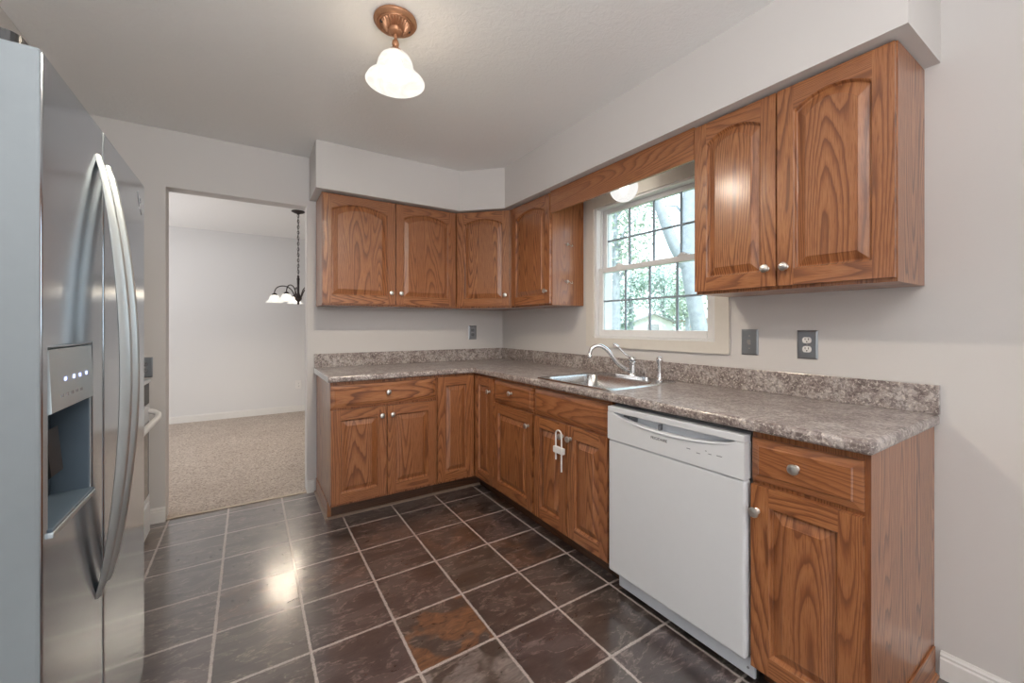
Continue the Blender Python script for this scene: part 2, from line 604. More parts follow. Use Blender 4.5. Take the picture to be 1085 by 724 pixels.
        if fix or weld:
            bm = bmesh.new()
            bm.from_mesh(me)
            if weld:
                bmesh.ops.remove_doubles(bm, verts=bm.verts, dist=1e-5)
            bmesh.ops.recalc_face_normals(bm, faces=bm.faces)
            bm.to_mesh(me)
            bm.free()
        if smooth:
            for p in me.polygons:
                p.use_smooth = True
            try:
                me.set_sharp_from_angle(angle=math.radians(angle))
            except Exception:
                pass
        o = bpy.data.objects.new(name, me)
        COL.objects.link(o)
        if parent is not None:
            o.parent = parent
            ORIGIN[o.name] = org
        if bevel:
            b = o.modifiers.new('edge', 'BEVEL')
            b.width = bevel
            b.segments = segs
            b.limit_method = 'ANGLE'
            b.angle_limit = math.radians(40)
        return o


ORIGIN = {}


def tag(o, label=None, cat=None, group=None, kind=None):
    if label:
        o['label'] = label
    if cat:
        o['category'] = cat
    if group:
        o['group'] = group
    if kind:
        o['kind'] = kind
    return o


def thing(name, loc, label, cat, group=None):
    e = bpy.data.objects.new(name, None)
    e.empty_display_size = 0.1
    e.location = loc
    COL.objects.link(e)
    ORIGIN[e.name] = Vector(loc)
    return tag(e, label, cat, group)


def struct(o, label, cat):
    return tag(o, label, cat, kind='structure')


def XYZ(a, b, d):
    return (a, b, d)


# ------------------------------------------------------------------ the setting
ZC, ZS = 2.458, 2.142
XL = -3.19                 # kitchen's outer long wall
YB = -6.0                  # rear end behind the camera

m = MB(); m.box(XL - 0.12, 0.12, YB - 0.1, 0.012, -0.06, 0.0)
struct(m.build('floor', M['tile']), 'dark brown slate tile floor with pale grout lines', 'floor')
m = MB(); m.box(-5.0, 1.0, 0.018, 3.3, -0.06, 0.006)
struct(m.build('floor_dining', M['carpet']), 'beige shag carpet beyond the doorway', 'carpet')
m = MB(); m.box(-2.472, -1.677, 0.004, 0.028, 0.0, 0.008)
struct(m.build('trim_1', M['brass'], bevel=0.003), 'thin brass threshold strip between slate tiles and carpet', 'threshold')
m = MB(); m.box(XL - 0.12, 0.16, YB - 0.1, 0.12, ZC, ZC + 0.08); m.box(-5.1, 1.0, 0.12, 3.3, ZC, ZC + 0.08)
struct(m.build('ceiling', M['ceiling']), 'white textured plaster ceiling', 'ceiling')

# back wall with the doorway
xs = [-5.1, -2.472, -1.677, 1.0]
zs = [0.0, 2.0965, ZC]
m = MB(); m.cells(xs, zs, lambda i, j: not (i == 1 and j == 0), lambda a, b, d: (a, d, b), 0.12, 0.0)
struct(m.build('wall_back', M['wall'], bevel=0.004), 'grey painted wall with an open doorway to the carpeted room', 'wall')
# right wall with the window opening
ys = [YB - 0.1, -2.126, -1.243, 0.0]
zs = [-0.0, 1.14, 2.036, ZC]
m = MB(); m.cells(ys, zs, lambda i, j: not (i == 1 and j == 1), lambda a, b, d: (d, a, b), 0.15, 0.0)
struct(m.build('wall_right', M['wall']), 'grey painted wall around the kitchen window', 'wall')
m = MB(); m.box(XL - 0.12, XL, YB - 0.1, 0.0, 0, ZC)
struct(m.build('wall_left', M['wall']), 'grey painted wall behind the fridge and range', 'wall')
xs = [XL, -2.75, -1.35, 0.0]
zs = [0.0, 2.2, ZC]
m = MB(); m.cells(xs, zs, lambda i, j: not (i == 1 and j == 0), lambda a, b, d: (a, d, b), YB - 0.1, YB)
struct(m.build('wall_rear', M['wall']), 'grey wall with a wide patio opening behind the viewer', 'wall')
# dining room shell
m = MB(); m.box(-5.0, 1.0, 3.21, 3.31, 0, ZC)
struct(m.build('wall_dining_back', M['wall_dining']), 'plain white far wall of the carpeted room', 'wall')
ys = [0.12, 0.7, 2.7, 3.31]
zs = [0.0, 0.4, 2.3, ZC]
m = MB(); m.cells(ys, zs, lambda i, j: not (i == 1 and j == 1), lambda a, b, d: (d, a, b), -5.1, -5.0)
struct(m.build('wall_dining_left', M['wall_dining']), 'dining room wall with its window opening', 'wall')
m = MB(); m.box(0.9, 1.0, 0.12, 3.31, 0, ZC)
struct(m.build('wall_dining_right', M['wall_dining']), 'dining room end wall behind the kitchen wall', 'wall')
m = MB(); m.box(-5.0, 0.9, 3.196, 3.21, 0.006, 0.085); m.box(-5.0, 0.9, 3.200, 3.21, 0.085, 0.095)
struct(m.build('baseboard_dining', M['trim'], bevel=0.003), 'low white baseboard along the far carpeted room wall', 'baseboard')

# soffits
poly = [(-1.660, 0), (-1.660, -0.3537), (-0.6153, -0.3537), (-0.3537, -0.6153), (-0.3537, -2.940), (0, -2.940), (0, 0)]
m = MB(); m.prism(poly, XYZ, ZS, ZC)
struct(m.build('ceiling_soffit', M['wall'], bevel=0.003), 'boxed soffit running above the wall cabinets with a chamfered corner', 'soffit')
m = MB(); m.box(XL, -2.84, -2.7, 0, ZS, ZC)
struct(m.build('ceiling_soffit_left', M['wall'], bevel=0.003), 'boxed soffit above the fridge along the wall', 'soffit')


def baseboard(name, lab, mapf, a0, a1, h=0.092):
    prof = [(0, 0), (0.014, 0), (0.014, h * 0.74), (0.010, h * 0.80), (0.011, h * 0.88), (0.006, h * 0.95), (0.004, h), (0, h)]
    m = MB()
    m.prism(prof, mapf, a0, a1)
    struct(m.build(name, M['trim'], bevel=0.001), lab, 'baseboard')


baseboard('baseboard_right', 'white baseboard along the wall past the end cabinet', lambda a, b, d: (-a, d, b), YB, -2.9405)
baseboard('baseboard_back', 'short baseboard beside the doorway next to the cabinets', lambda a, b, d: (d, -a, b), -1.677, -1.630)
baseboard('baseboard_back.001', 'short baseboard between the range and the doorway', lambda a, b, d: (d, -a, b), XL, -2.472)

# ------------------------------------------------------------------ window
W0, W1, WZ0, WZ1 = -2.126, -1.243, 1.14, 2.036       # clear opening inside the casing
win = bpy.data.objects.new('window_1', None)
win.location = (0, (W0 + W1) / 2, WZ0)
COL.objects.link(win)
ORIGIN['window_1'] = Vector(win.location)
struct(win, 'white double-hung window with grilles above the sink', 'window')
m = MB()
cw = 0.072


def casing_piece(pts):
    m.prism(pts, lambda a, b, d: (d, a, b), 0.0, -0.018)


casing_piece([(W0 - cw, WZ0 - cw + 0.012), (W1 + cw, WZ0 - cw + 0.012), (W1, WZ0), (W0, WZ0)])
casing_piece([(W1 + cw, WZ0 - cw + 0.012), (W1 + cw, WZ1 + cw), (W1, WZ1), (W1, WZ0)])
casing_piece([(W1 + cw, WZ1 + cw), (W0 - cw, WZ1 + cw), (W0, WZ1), (W1, WZ1)])
casing_piece([(W0 - cw, WZ1 + cw), (W0 - cw, WZ0 - cw + 0.012), (W0, WZ0), (W0, WZ1)])
m.build('casing', M['casing'], win, bevel=0.005)


def frame_ring(m, y0, y1, z0, z1, w, x0, x1, wb=None, wt=None):
    wb = w if wb is None else wb
    wt = w if wt is None else wt
    m.box(x0, x1, y0, y0 + w, z0, z1)
    m.box(x0, x1, y1 - w, y1, z0, z1)
    m.box(x0, x1, y0 + w, y1 - w, z0, z0 + wb)
    m.box(x0, x1, y0 + w, y1 - w, z1 - wt, z1)


m = MB(); frame_ring(m, W0, W1, WZ0, WZ1, 0.022, -0.008, 0.145, wb=0.012, wt=0.014)
m.box(0.030, 0.040, W1 - 0.034, W1 - 0.022, 1.2, WZ1 - 0.014)
m.box(0.030, 0.040, W0 + 0.022, W0 + 0.034, 1.2, WZ1 - 0.014)
m.build('window_frame', M['vinyl'], win, bevel=0.003)


def sash(name, z0, z1, x0, x1, wb, wt):
    y0, y1 = W0 + 0.024, W1 - 0.024
    w = 0.036
    m = MB(); frame_ring(m, y0, y1, z0, z1, w, x0, x1, wb=wb, wt=wt)
    s = m.build(name, M['vinyl'], win, bevel=0.003)
    gy0, gy1, gz0, gz1 = y0 + w, y1 - w, z0 + wb, z1 - wt
    xm = (x0 + x1) / 2
    m = MB(); m.box(xm - 0.002, xm + 0.002, gy0, gy1, gz0, gz1)
    m.build('pane', M['glass'], s)
    m = MB()
    for k in (1, 2, 3):
        y = gy0 + (gy1 - gy0) * k / 4
        m.box(xm - 0.006, xm + 0.006, y - 0.006, y + 0.006, gz0, gz1)
    z = (gz0 + gz1) / 2
    m.box(xm - 0.0055, xm + 0.0055, gy0, gy1, z - 0.006, z + 0.006)
    m.build('grille', M['grille'], s, bevel=0.002)
    return s


lower = sash('lower_sash', 1.153, 1.618, 0.012, 0.044, 0.044, 0.032)
sash('upper_sash', 1.590, WZ1 - 0.014, 0.050, 0.082, 0.030, 0.028)
for yy in (-1.92, -1.45):
    m = MB(); m.box(0.010, 0.040, yy - 0.03, yy + 0.03, 1.618, 1.628); m.box(0.016, 0.030, yy - 0.006, yy + 0.022, 1.628, 1.638)
    m.build('sash_lock', M['vinyl'], lower, bevel=0.003)

# ------------------------------------------------------------------ cabinets
DT = 0.020


def door_mesh(o, U, W, w, h, arch=0.0, s=0.056, rb=0.060, rt=0.062, grain_field=1):
    """raised panel door: o origin corner, U along the width, W outward, size w x h."""
    o, U, Wd = Vector(o), Vector(U), Vector(W)
    Z = Vector((0, 0, 1))
    m = MB()

    def mp(a, b, d):
        return o + U * a + Z * b + Wd * d
    side_v = h - rt - arch                                     # height of the panel opening at the stiles
    half = (w - 2 * s) / 2

    def top(a):
        if arch <= 0:
            return h - rt
        t = (a - w / 2) / half
        R = (half * half + arch * arch) / (2 * arch)
        x = t * half
        return (h - rt) - R + math.sqrt(max(R * R - x * x, 0))
    m.prism([(0, 0), (s, 0), (s, h), (0, h)], mp, 0, DT, 1)
    m.prism([(w - s, 0), (w, 0), (w, h), (w - s, h)], mp, 0, DT, 1)
    m.prism([(s, 0), (w - s, 0), (w - s, rb), (s, rb)], mp, 0, DT, 0)
    N = 16 if arch else 1
    arc = [(s + (w - 2 * s) * k / N, top(s + (w - 2 * s) * k / N)) for k in range(N + 1)]
    m.prism(arc + [(w - s, h), (s, h)], mp, 0, DT, 0)

    def loop(d):
        pts = [(s + d, rb + d), (w - s - d, rb + d)]
        for k in range(N, -1, -1):
            a = s + d + (w - 2 * s - 2 * d) * k / N
            a_src = s + (w - 2 * s) * k / N
            pts.append((a, top(a_src) - d))
        return pts
    ou, ov = random.random() * 60, random.random() * 60

    def uvf(a, b):
        return (a + ou, b + ov) if grain_field == 1 else (b + ou, a + ov)
    levels = [(0.0, DT - 0.0015), (0.003, DT - 0.004), (0.006, DT - 0.0125), (0.009, DT - 0.0140), (0.012, DT - 0.0135), (0.038, DT - 0.0028), (0.0395, DT - 0.0005)]
    loops = [(loop(d), z) for d, z in levels]
    for (l0, z0), (l1, z1) in zip(loops, loops[1:]):
        n = len(l0)
        for k in range(n):
            k2 = (k + 1) % n
            q = [(l0[k], z0), (l0[k2], z0), (l1[k2], z1), (l1[k], z1)]
            m.face([mp(p[0], p[1], z) for p, z in q], [uvf(*p) for p, z in q])
    l, z = loops[-1]
    m.face([mp(a, b, z) for a, b in l], [uvf(a, b) for a, b in l])
    return m


def drawer_mesh(o, U, W, w, h):
    o, U, Wd = Vector(o), Vector(U), Vector(W)
    Z = Vector((0, 0, 1))
    m = MB()

    def mp(a, b, d):
        return o + U * a + Z * b + Wd * d
    ou, ov = random.random() * 60, random.random() * 60

    def uvf(a, b):
        return (b + ou, a + ov)
    lev = [(0, 0.0), (0, DT - 0.0100), (0.003, DT - 0.0080), (0.022, DT - 0.0038), (0.0255, DT - 0.0003)]
    L = [([(d, d), (w - d, d), (w - d, h - d), (d, h - d)], z) for d, z in lev]
    m.face([mp(a, b, 0) for a, b in reversed(L[0][0])])
    for (l0, z0), (l1, z1) in zip(L, L[1:]):
        for k in range(4):
            k2 = (k + 1) % 4
            q = [(l0[k], z0), (l0[k2], z0), (l1[k2], z1), (l1[k], z1)]
            m.face([mp(p[0], p[1], z) for p, z in q], [uvf(*p) for p, z in q])
    l, z = L[-1]
    m.face([mp(a, b, z) for a, b in l], [uvf(a, b) for a, b in l])
    return m


def add_knob(parent, p, W):
    m = MB()
    m.lathe([(0.0, -0.001), (0.010, -0.001), (0.010, 0.002), (0.0065, 0.005), (0.006, 0.012), (0.009, 0.016), (0.0150, 0.019), (0.0165, 0.023), (0.0150, 0.0275), (0.010, 0.030), (0.0, 0.031)], p, W, 20)
    return m.build('knob', M['nickel'], parent, smooth=True)


def add_door(cab, o, U, W, w, h, knob=None, label=None, **kw):
    d = door_mesh(o, U, W, w, h, **kw).build('door', M['oak'], cab, bevel=0.0016, segs=2, fix=False)
    if knob:
        p = Vector(o) + Vector(U) * knob[0] + Vector((0, 0, 1)) * knob[1] + Vector(W) * DT
        add_knob(d, p, W)
    return d


def add_drawer(cab, o, U, W, w, h, knob=True, name='drawer'):
    d = drawer_mesh(o, U, W, w, h).build(name, M['oak'], cab, bevel=0.001, segs=1, fix=False)
    if knob:
        kp = knob if isinstance(knob, tuple) else (w / 2, h / 2)
        p = Vector(o) + Vector(U) * kp[0] + Vector((0, 0, 1)) * kp[1] + Vector(W) * DT
        add_knob(d, p, W)
    return d


FACE = 0.605               # cabinet face plane, doors stand 20 mm proud of it
NX, NY = (-1, 0, 0), (0, -1, 0)
UY, UXp = (0, -1, 0), (1, 0, 0)      # widths run towards -y on the window wall, +x on the back wall
Y0 = -0.0005

# base cabinet by the doorway
cab = thing('base_cabinet', (-1.268, -0.3, 0), 'oak base cabinet with two doors under one wide drawer, beside the doorway', 'cabinet')
m = MB()
m.box(-1.612, -0.919, -FACE, -0.001, 0.10, 0.875, 2)
m.box(-1.612, -1.594, -0.530, -0.001, 0.0, 0.10, 2)
m.build('body', M['oak'], cab, bevel=0.001)
m = MB(); m.box(-1.594, -0.919, -0.530, -0.515, 0.0, 0.10, 0)
m.build('toe_kick', M['oak_dark_shaded'], cab)
m = MB()
m.box(-1.618, -1.612, -0.530, -0.016, 0.0, 0.105, 1)
m.build('side_skirting', M['oak'], cab, bevel=0.002)
m = MB()
m.prism([(0, 0), (0.013, 0), (0.012, 0.006), (0.008, 0.011), (0, 0.014)], lambda a, b, d: (-1.618 - a, d, b), -0.543, -0.016)
m.prism([(0, 0), (0.013, 0), (0.012, 0.006), (0.008, 0.011), (0, 0.014)], lambda a, b, d: (d, -0.530 - a, b), -1.630, -0.919)
m.build('shoe_moulding', M['moulding'], cab)
add_drawer(cab, (-1.610, -FACE, 0.712), UXp, NY, 0.683, 0.143, knob=(0.347, 0.078))
add_door(cab, (-1.610, -FACE, 0.120), UXp, NY, 0.338, 0.578, knob=(0.306, 0.520))
add_door(cab, (-1.266, -FACE, 0.120), UXp, NY, 0.339, 0.578, knob=(0.030, 0.520))

# corner base cabinet with two leaves meeting in the inner corner
cab = thing('corner_base_cabinet', (-0.45, -0.45, 0), 'oak corner base cabinet with two narrow full-height doors meeting in the inner corner', 'cabinet')
m = MB()
m.prism([(-0.918, -0.001), (-0.918, -FACE), (-FACE, -FACE), (-FACE, -0.904), (-0.001, -0.904), (-0.001, -0.001)], XYZ, 0.10, 0.875, 1)
m.build('body', M['oak'], cab, bevel=0.001)
m = MB()
m.box(-0.918, -0.530, -0.530, -0.515, 0.0, 0.10, 0)
m.box(-0.530, -0.515, -0.904, -0.530, 0.0, 0.10, 1)
m.build('toe_kick', M['oak_dark_shaded'], cab)
m = MB()
m.prism([(0, 0), (0.013, 0), (0.012, 0.006), (0.008, 0.011), (0, 0.014)], lambda a, b, d: (d, -0.530 - a, b), -0.918, -0.530)
m.build('shoe_moulding', M['moulding'], cab)
add_door(cab, (-0.912, -FACE, 0.118), UXp, NY, 0.280, 0.742)
add_door(cab, (-FACE, -0.630, 0.118), UY, NX, 0.272, 0.742, knob=(0.225, 0.648))

# drawer base
cab = thing('base_cabinet', (-0.3, -1.14, 0), 'oak base cabinet with one small drawer over one door, between corner cabinet and sink cabinet', 'cabinet')
m = MB()
m.box(-FACE, -0.001, -1.372, -0.905, 0.10, 0.875, 2)
m.build('body', M['oak'], cab, bevel=0.001)
m = MB(); m.box(-0.530, -0.515, -1.372, -0.905, 0.0, 0.10, 1)
m.build('toe_kick', M['oak_dark_shaded'], cab)
add_drawer(cab, (-FACE, -0.909, 0.712), UY, NX, 0.452, 0.143, knob=(0.226, 0.080))
add_door(cab, (-FACE, -0.909, 0.120), UY, NX, 0.452, 0.580, knob=(0.412, 0.505))

# sink base (open box so the bowl hangs inside)
cab = thing('sink_cabinet', (-0.3, -1.68, 0), 'oak sink base cabinet, a plain panel over two doors held by a white lock', 'cabinet')
m = MB()
m.box(-FACE, -0.001, -1.391, -1.373, 0.10, 0.875, 2)
m.box(-FACE, -0.001, -1.981, -1.963, 0.10, 0.875, 2)
m.box(-FACE, -0.001, -1.963, -1.391, 0.10, 0.118, 1)
m.box(-0.012, -0.001, -1.963, -1.391, 0.118, 0.875, 1)
m.box(-FACE, -FACE + 0.02, -1.963, -1.391, 0.69, 0.875, 1)
m.box(-FACE, -FACE + 0.02, -1.70, -1.64, 0.118, 0.69, 2)
m.build('body', M['oak'], cab, bevel=0.001)
m = MB(); m.box(-0.530, -0.515, -1.981, -1.373, 0.0, 0.10, 1)
m.build('toe_kick', M['oak_dark_shaded'], cab)
add_drawer(cab, (-FACE, -1.380, 0.712), UY, NX, 0.587, 0.145, knob=False, name='false_front')
add_door(cab, (-FACE, -1.380, 0.115), UY, NX, 0.289, 0.585, knob=(0.262, 0.520))
add_door(cab, (-FACE, -1.676, 0.115), UY, NX, 0.291, 0.585, knob=(0.030, 0.520))

# end cabinet
cab = thing('base_cabinet', (-0.3, -2.76, 0), 'oak end cabinet with one drawer over one door, next to the dishwasher', 'cabinet')
m = MB()
m.box(-FACE, -0.001, -2.925, -2.613, 0.10, 0.875, 2)
m.box(-0.530, -0.001, -2.925, -2.907, 0.0, 0.10, 2)
m.build('body', M['oak'], cab, bevel=0.001)
m = MB(); m.box(-0.530, -0.515, -2.907, -2.613, 0.0, 0.10, 1)
m.build('toe_kick', M['oak_dark_shaded'], cab)
m = MB(); m.box(-0.530, -0.016, -2.931, -2.925, 0.0, 0.105, 0)
m.build('side_skirting', M['oak'], cab, bevel=0.002)
m = MB()
m.prism([(0, 0), (0.009, 0), (0.008, 0.006), (0.005, 0.011), (0, 0.014)], lambda a, b, d: (d, -2.931 - a, b), -0.540, -0.016)
m.build('shoe_moulding', M['oak'], cab)
add_drawer(cab, (-FACE, -2.616, 0.712), UY, NX, 0.296, 0.140, knob=(0.135, 0.075))
add_door(cab, (-FACE, -2.616, 0.092), UY, NX, 0.296, 0.606, knob=(0.020, 0.522))

# wall cabinets
UF = 0.287
UZ0, UZ1 = 1.366, 2.138
DZ, DH = 1.379, 0.752

cab = thing('wall_cabinet', (-1.12, -0.15, UZ0), 'oak wall cabinet with two arched doors beside the doorway', 'cabinet')
m = MB(); m.box(-1.616, -0.617, -UF, -0.001, UZ0, UZ1, 2)
m.build('body', M['oak'], cab, bevel=0.001)
add_door(cab, (-1.613, -UF, DZ), UXp, NY, 0.494, DH, knob=(0.462, 0.085), arch=0.045, rt=0.055)
add_door(cab, (-1.112, -UF, DZ), UXp, NY, 0.480, DH, knob=(0.034, 0.085), arch=0.045, rt=0.055)

cab = thing('corner_wall_cabinet', (-0.3, -0.3, UZ0), 'oak wall cabinet with one arched door set diagonally across the room corner', 'cabinet')
m = MB()
m.prism([(-0.616, -0.001), (-0.616, -UF), (-UF, -0.616), (-0.001, -0.616), (-0.001, -0.001)], XYZ, UZ0, UZ1, 1)
m.build('body', M['oak'], cab, bevel=0.001)
q = math.sqrt(0.5)
dl = math.hypot(0.616 - UF, 0.616 - UF)
add_door(cab, Vector((-0.616, -UF, DZ)) + Vector((q, -q, 0)) * 0.017, (q, -q, 0), (-q, -q, 0), dl - 0.034, DH, knob=(dl - 0.034 - 0.032, 0.085), arch=0.040, rt=0.055)

cab = thing('wall_cabinet', (-0.15, -0.87, UZ0), 'oak wall cabinet with one arched door and hooks on its side, beside the window', 'cabinet')
m = MB(); m.box(-UF, -0.001, -1.126, -0.617, UZ0, UZ1, 2)
m.build('body', M['oak'], cab, bevel=0.001)
add_door(cab, (-UF, -0.640, DZ), UY, NX, 0.480, DH, knob=(0.445, 0.085), arch=0.045, rt=0.055)

cab = thing('wall_cabinet', (-0.15, -2.55, UZ0), 'oak wall cabinet with two arched doors on the window wall above the dishwasher', 'cabinet')
m = MB(); m.box(-UF, -0.001, -2.900, -2.200, UZ0, UZ1, 2)
m.build('body', M['oak'], cab, bevel=0.001)
add_door(cab, (-UF, -2.203, DZ), UY, NX, 0.344, DH, knob=(0.312, 0.070), arch=0.040, rt=0.055)
add_door(cab, (-UF, -2.553, DZ), UY, NX, 0.344, DH, knob=(0.030, 0.070), arch=0.040, rt=0.055)

m = MB(); m.box(-UF - 0.018, -UF, -2.1985, -1.1275, 1.990, 2.140, 1)
tag(m.build('valance', M['oak'], bevel=0.002), 'oak valance board spanning between wall cabinets above the window', 'valance')


# coat hooks on the cabinet side by the window
def cup_hook(z, label):
    t = thing('cup_hook', (-0.15, -1.1265, z), label, 'hook', 'hooks on the cabinet side')
    m = MB(); m.lathe([(0, 0), (0.010, 0), (0.010, 0.003), (0.006, 0.005), (0, 0.005)], (-0.15, -1.1262, z), (0, -1, 0), 14)
    m.build('back_plate', M['nickel'], t, smooth=True)
    for s in (-1, 1):
        m = MB()
        pts = [(-0.15, -1.130, z)]
        for k in range(9):
            a = math.pi * k / 8
            pts.append((-0.15 + s * (0.012 + 0.010 - 0.010 * math.cos(a)), -1.136 - 0.012 * math.sin(a), z - 0.004 - 0.014 * math.sin(a) + 0.006 * k / 8))
        m.tube(pts, 0.0022, 8)
        m.build('prong', M['nickel'], t, smooth=True)


cup_hook(1.795, 'small double metal hook on the cabinet side, the upper of two')
cup_hook(1.535, 'small double metal hook on the cabinet side, the lower of two')

# ------------------------------------------------------------------ countertop
CT = 0.6444
xs = [-1.6288, -CT, -0.590, -0.085, -0.001]
ys = [-2.940, -1.940, -1.375, -CT, -0.001]


def in_top(i, j):
    if i == 0:
        return j == 3
    return not (i == 2 and j == 1)


m = MB(); m.cells(xs, ys, in_top, XYZ, 0.876, 0.914)
top = m.build('countertop', M['laminate'], bevel=0.011, segs=4, smooth=True)
tag(top, 'L-shaped speckled brown laminate countertop over the base cabinets', 'countertop')
m = MB()
m.cells([-1.6288, -0.021, -0.001], [-2.940, -0.021, -0.001], lambda i, j: j == 1 or i == 1, XYZ, 0.9142, 1.016)
m.build('backsplash', M['laminate'], top, bevel=0.002)
m = MB(); m.box(-1.6312, -1.6290, -CT + 0.014, -0.030, 0.8775, 0.9125)
tag(m.build('end_strip', M['white_plastic'], top), 'bare white end strip')

# ------------------------------------------------------------------ sink, faucet, sprayer
SX0, SX1, SY0, SY1 = -0.605, -0.068, -1.955, -1.360
BX0, BX1, BY0, BY1 = -0.560, -0.195, -1.905, -1.410
snk = thing('sink', (-0.35, -1.66, 0.916), 'stainless steel single-bowl sink set into the countertop', 'sink')


def rrect(x0, x1, y0, y1, r, n=6):
    pts = []
    for cx, cy, a0 in ((x1 - r, y1 - r, 0), (x0 + r, y1 - r, 90), (x0 + r, y0 + r, 180), (x1 - r, y0 + r, 270)):
        for k in range(n + 1):
            a = math.radians(a0 + 90 * k / n)
            pts.append((cx + r * math.cos(a), cy + r * math.sin(a)))
    return pts


rings = [(rrect(SX0, SX1, SY0, SY1, 0.035), 0.9145), (rrect(SX0 + 0.006, SX1 - 0.006, SY0 + 0.006, SY1 - 0.006, 0.032), 0.9195), (rrect(BX0 - 0.008, BX1 + 0.008, BY0 - 0.008, BY1 + 0.008, 0.065), 0.9175)]
m = MB()
for (a, za), (b, zb) in zip(rings, rings[1:]):
    for k in range(len(a)):
        k2 = (k + 1) % len(a)
        m.face([(*a[k], za), (*a[k2], za), (*b[k2], zb), (*b[k], zb)])
m.build('rim', M['sink'], snk, smooth=True, weld=True, angle=50)
rings = [(rrect(BX0 - 0.008, BX1 + 0.008, BY0 - 0.008, BY1 + 0.008, 0.065), 0.9175), (rrect(BX0, BX1, BY0, BY1, 0.060), 0.910), (rrect(BX0 + 0.008, BX1 - 0.008, BY0 + 0.008, BY1 - 0.008, 0.055), 0.80),
         (rrect(BX0 + 0.012, BX1 - 0.012, BY0 + 0.012, BY1 - 0.012, 0.055), 0.755), (rrect(BX0 + 0.03, BX1 - 0.03, BY0 + 0.03, BY1 - 0.03, 0.045), 0.738)]
m = MB()
for (a, za), (b, zb) in zip(rings, rings[1:]):
    for k in range(len(a)):
        k2 = (k + 1) % len(a)
        m.face([(*a[k], za), (*a[k2], za), (*b[k2], zb), (*b[k], zb)])
m.face([(*p, 0.738) for p in rings[-1][0]])
m.build('bowl', M['sink'], snk, smooth=True, weld=True, angle=60)
m = MB(); m.lathe([(0.055, 0.0), (0.055, 0.003), (0.045, 0.004), (0.040, 0.001), (0.0, 0.001)], (-0.378, -1.657, 0.7385), seg=24)
m.build('drain', M['chrome'], snk, smooth=True)

FX, FY, FZ = -0.115, -1.672, 0.9185
fau = thing('faucet', (FX, FY, FZ), 'chrome faucet with a curved spout and top lever behind the sink', 'faucet')
m = MB()
pl = rrect(FX - 0.030, FX + 0.030, FY - 0.125, FY + 0.125, 0.029)
m.prism(pl, XYZ, FZ, FZ + 0.012)
m.build('deck_plate', M['chrome'], fau, bevel=0.004, segs=3)
m = MB()
m.lathe([(0.030, 0.010), (0.029, 0.018), (0.023, 0.026), (0.022, 0.075), (0.026, 0.080), (0.026, 0.090), (0.021, 0.096), (0.023, 0.103), (0.023, 0.112), (0.016, 0.122), (0.0, 0.125)], (FX, FY, FZ), seg=24)
m.build('body', M['chrome'], fau, smooth=True)
sd = Vector((-0.87, 0.49, 0)).normalized()
ctrl = [(0.015, 0.040), (0.05, 0.052), (0.09, 0.085), (0.125, 0.130), (0.155, 0.165), (0.19, 0.186), (0.22, 0.186), (0.245, 0.170), (0.255, 0.145), (0.256, 0.132)]


def smooth_path(c, n=5):
    out = []
    for i in range(len(c) - 1):
        p0, p1, p2, p3 = c[max(i - 1, 0)], c[i], c[i + 1], c[min(i + 2, len(c) - 1)]
        for k in range(n):
            t = k / n
            out.append(tuple(0.5 * (2 * b + (c_ - a) * t + (2 * a - 5 * b + 4 * c_ - d) * t * t + (-a + 3 * b - 3 * c_ + d) * t ** 3) for a, b, c_, d in zip(p0, p1, p2, p3)))
    out.append(tuple(c[-1]))
    return out


m = MB()
sp = smooth_path(ctrl)
pts = [Vector((FX, FY, FZ)) + sd * a + Vector((0, 0, b)) for a, b in sp]
m.tube(pts, [0.0135 - 0.003 * k / len(pts) for k in range(len(pts))], 14)
m.build('spout', M['chrome'], fau, smooth=True, angle=60)
m = MB()
m.lathe([(0.0, 0.0), (0.013, 0.0), (0.0145, 0.004), (0.0145, 0.014), (0.0115, 0.020), (0, 0.020)], pts[-1] - Vector((0, 0, 0.016)), seg=18)
m.build('aerator', M['chrome'], fau, smooth=True)
m = MB()
lv = [Vector((FX, FY, FZ + 0.113)), Vector((FX - 0.022, FY + 0.022, FZ + 0.128)), Vector((FX - 0.042, FY + 0.040, FZ + 0.152)), Vector((FX - 0.055, FY + 0.052, FZ + 0.172))]
m.tube(lv, [0.006, 0.005, 0.0045, 0.005], 10)
m.tube([lv[-1], lv[-1] + Vector((-0.006, 0.006, 0.008)), lv[-1] + Vector((-0.022, 0.020, 0.022)), lv[-1] + Vector((-0.027, 0.024, 0.027))], [0.005, 0.0095, 0.0085, 0.003], 12)
m.build('lever', M['chrome'], fau, smooth=True, angle=60)

QX, QY = -0.125, -1.872
spr = thing('side_sprayer', (QX, QY, FZ), 'small upright chrome sprayer beside the faucet', 'sprayer')
m = MB(); m.lathe([(0.0, -0.001), (0.021, -0.001), (0.021, 0.004), (0.016, 0.010), (0.013, 0.030), (0.0125, 0.045), (0, 0.045)], (QX, QY, FZ), seg=20)
m.build('base', M['chrome'], spr, smooth=True)
m = MB(); m.lathe([(0.0, 0.045), (0.0105, 0.045), (0.0095, 0.075), (0.012, 0.098), (0.0175, 0.108), (0.0185, 0.118), (0.016, 0.128), (0.010, 0.134), (0.0, 0.136)], (QX, QY, FZ), seg=20)
m.build('spray_head', M['chrome'], spr, smooth=True)

# ------------------------------------------------------------------ dishwasher
dw = thing('dishwasher', (-0.3, -2.297, 0), 'white built-in dishwasher under the countertop', 'dishwasher')
DY0, DY1 = -2.608, -1.987
m = MB(); m.box(-0.598, -0.02, DY0 + 0.004, DY1 - 0.004, 0.112, 0.862)
m.build('body', M['grey_plastic'], dw)
m = MB(); m.box(-0.642, -0.600, DY0 + 0.002, DY1 - 0.002, 0.105, 0.7045)
m.build('door', M['white'], dw, bevel=0.010, segs=4)
cp = None
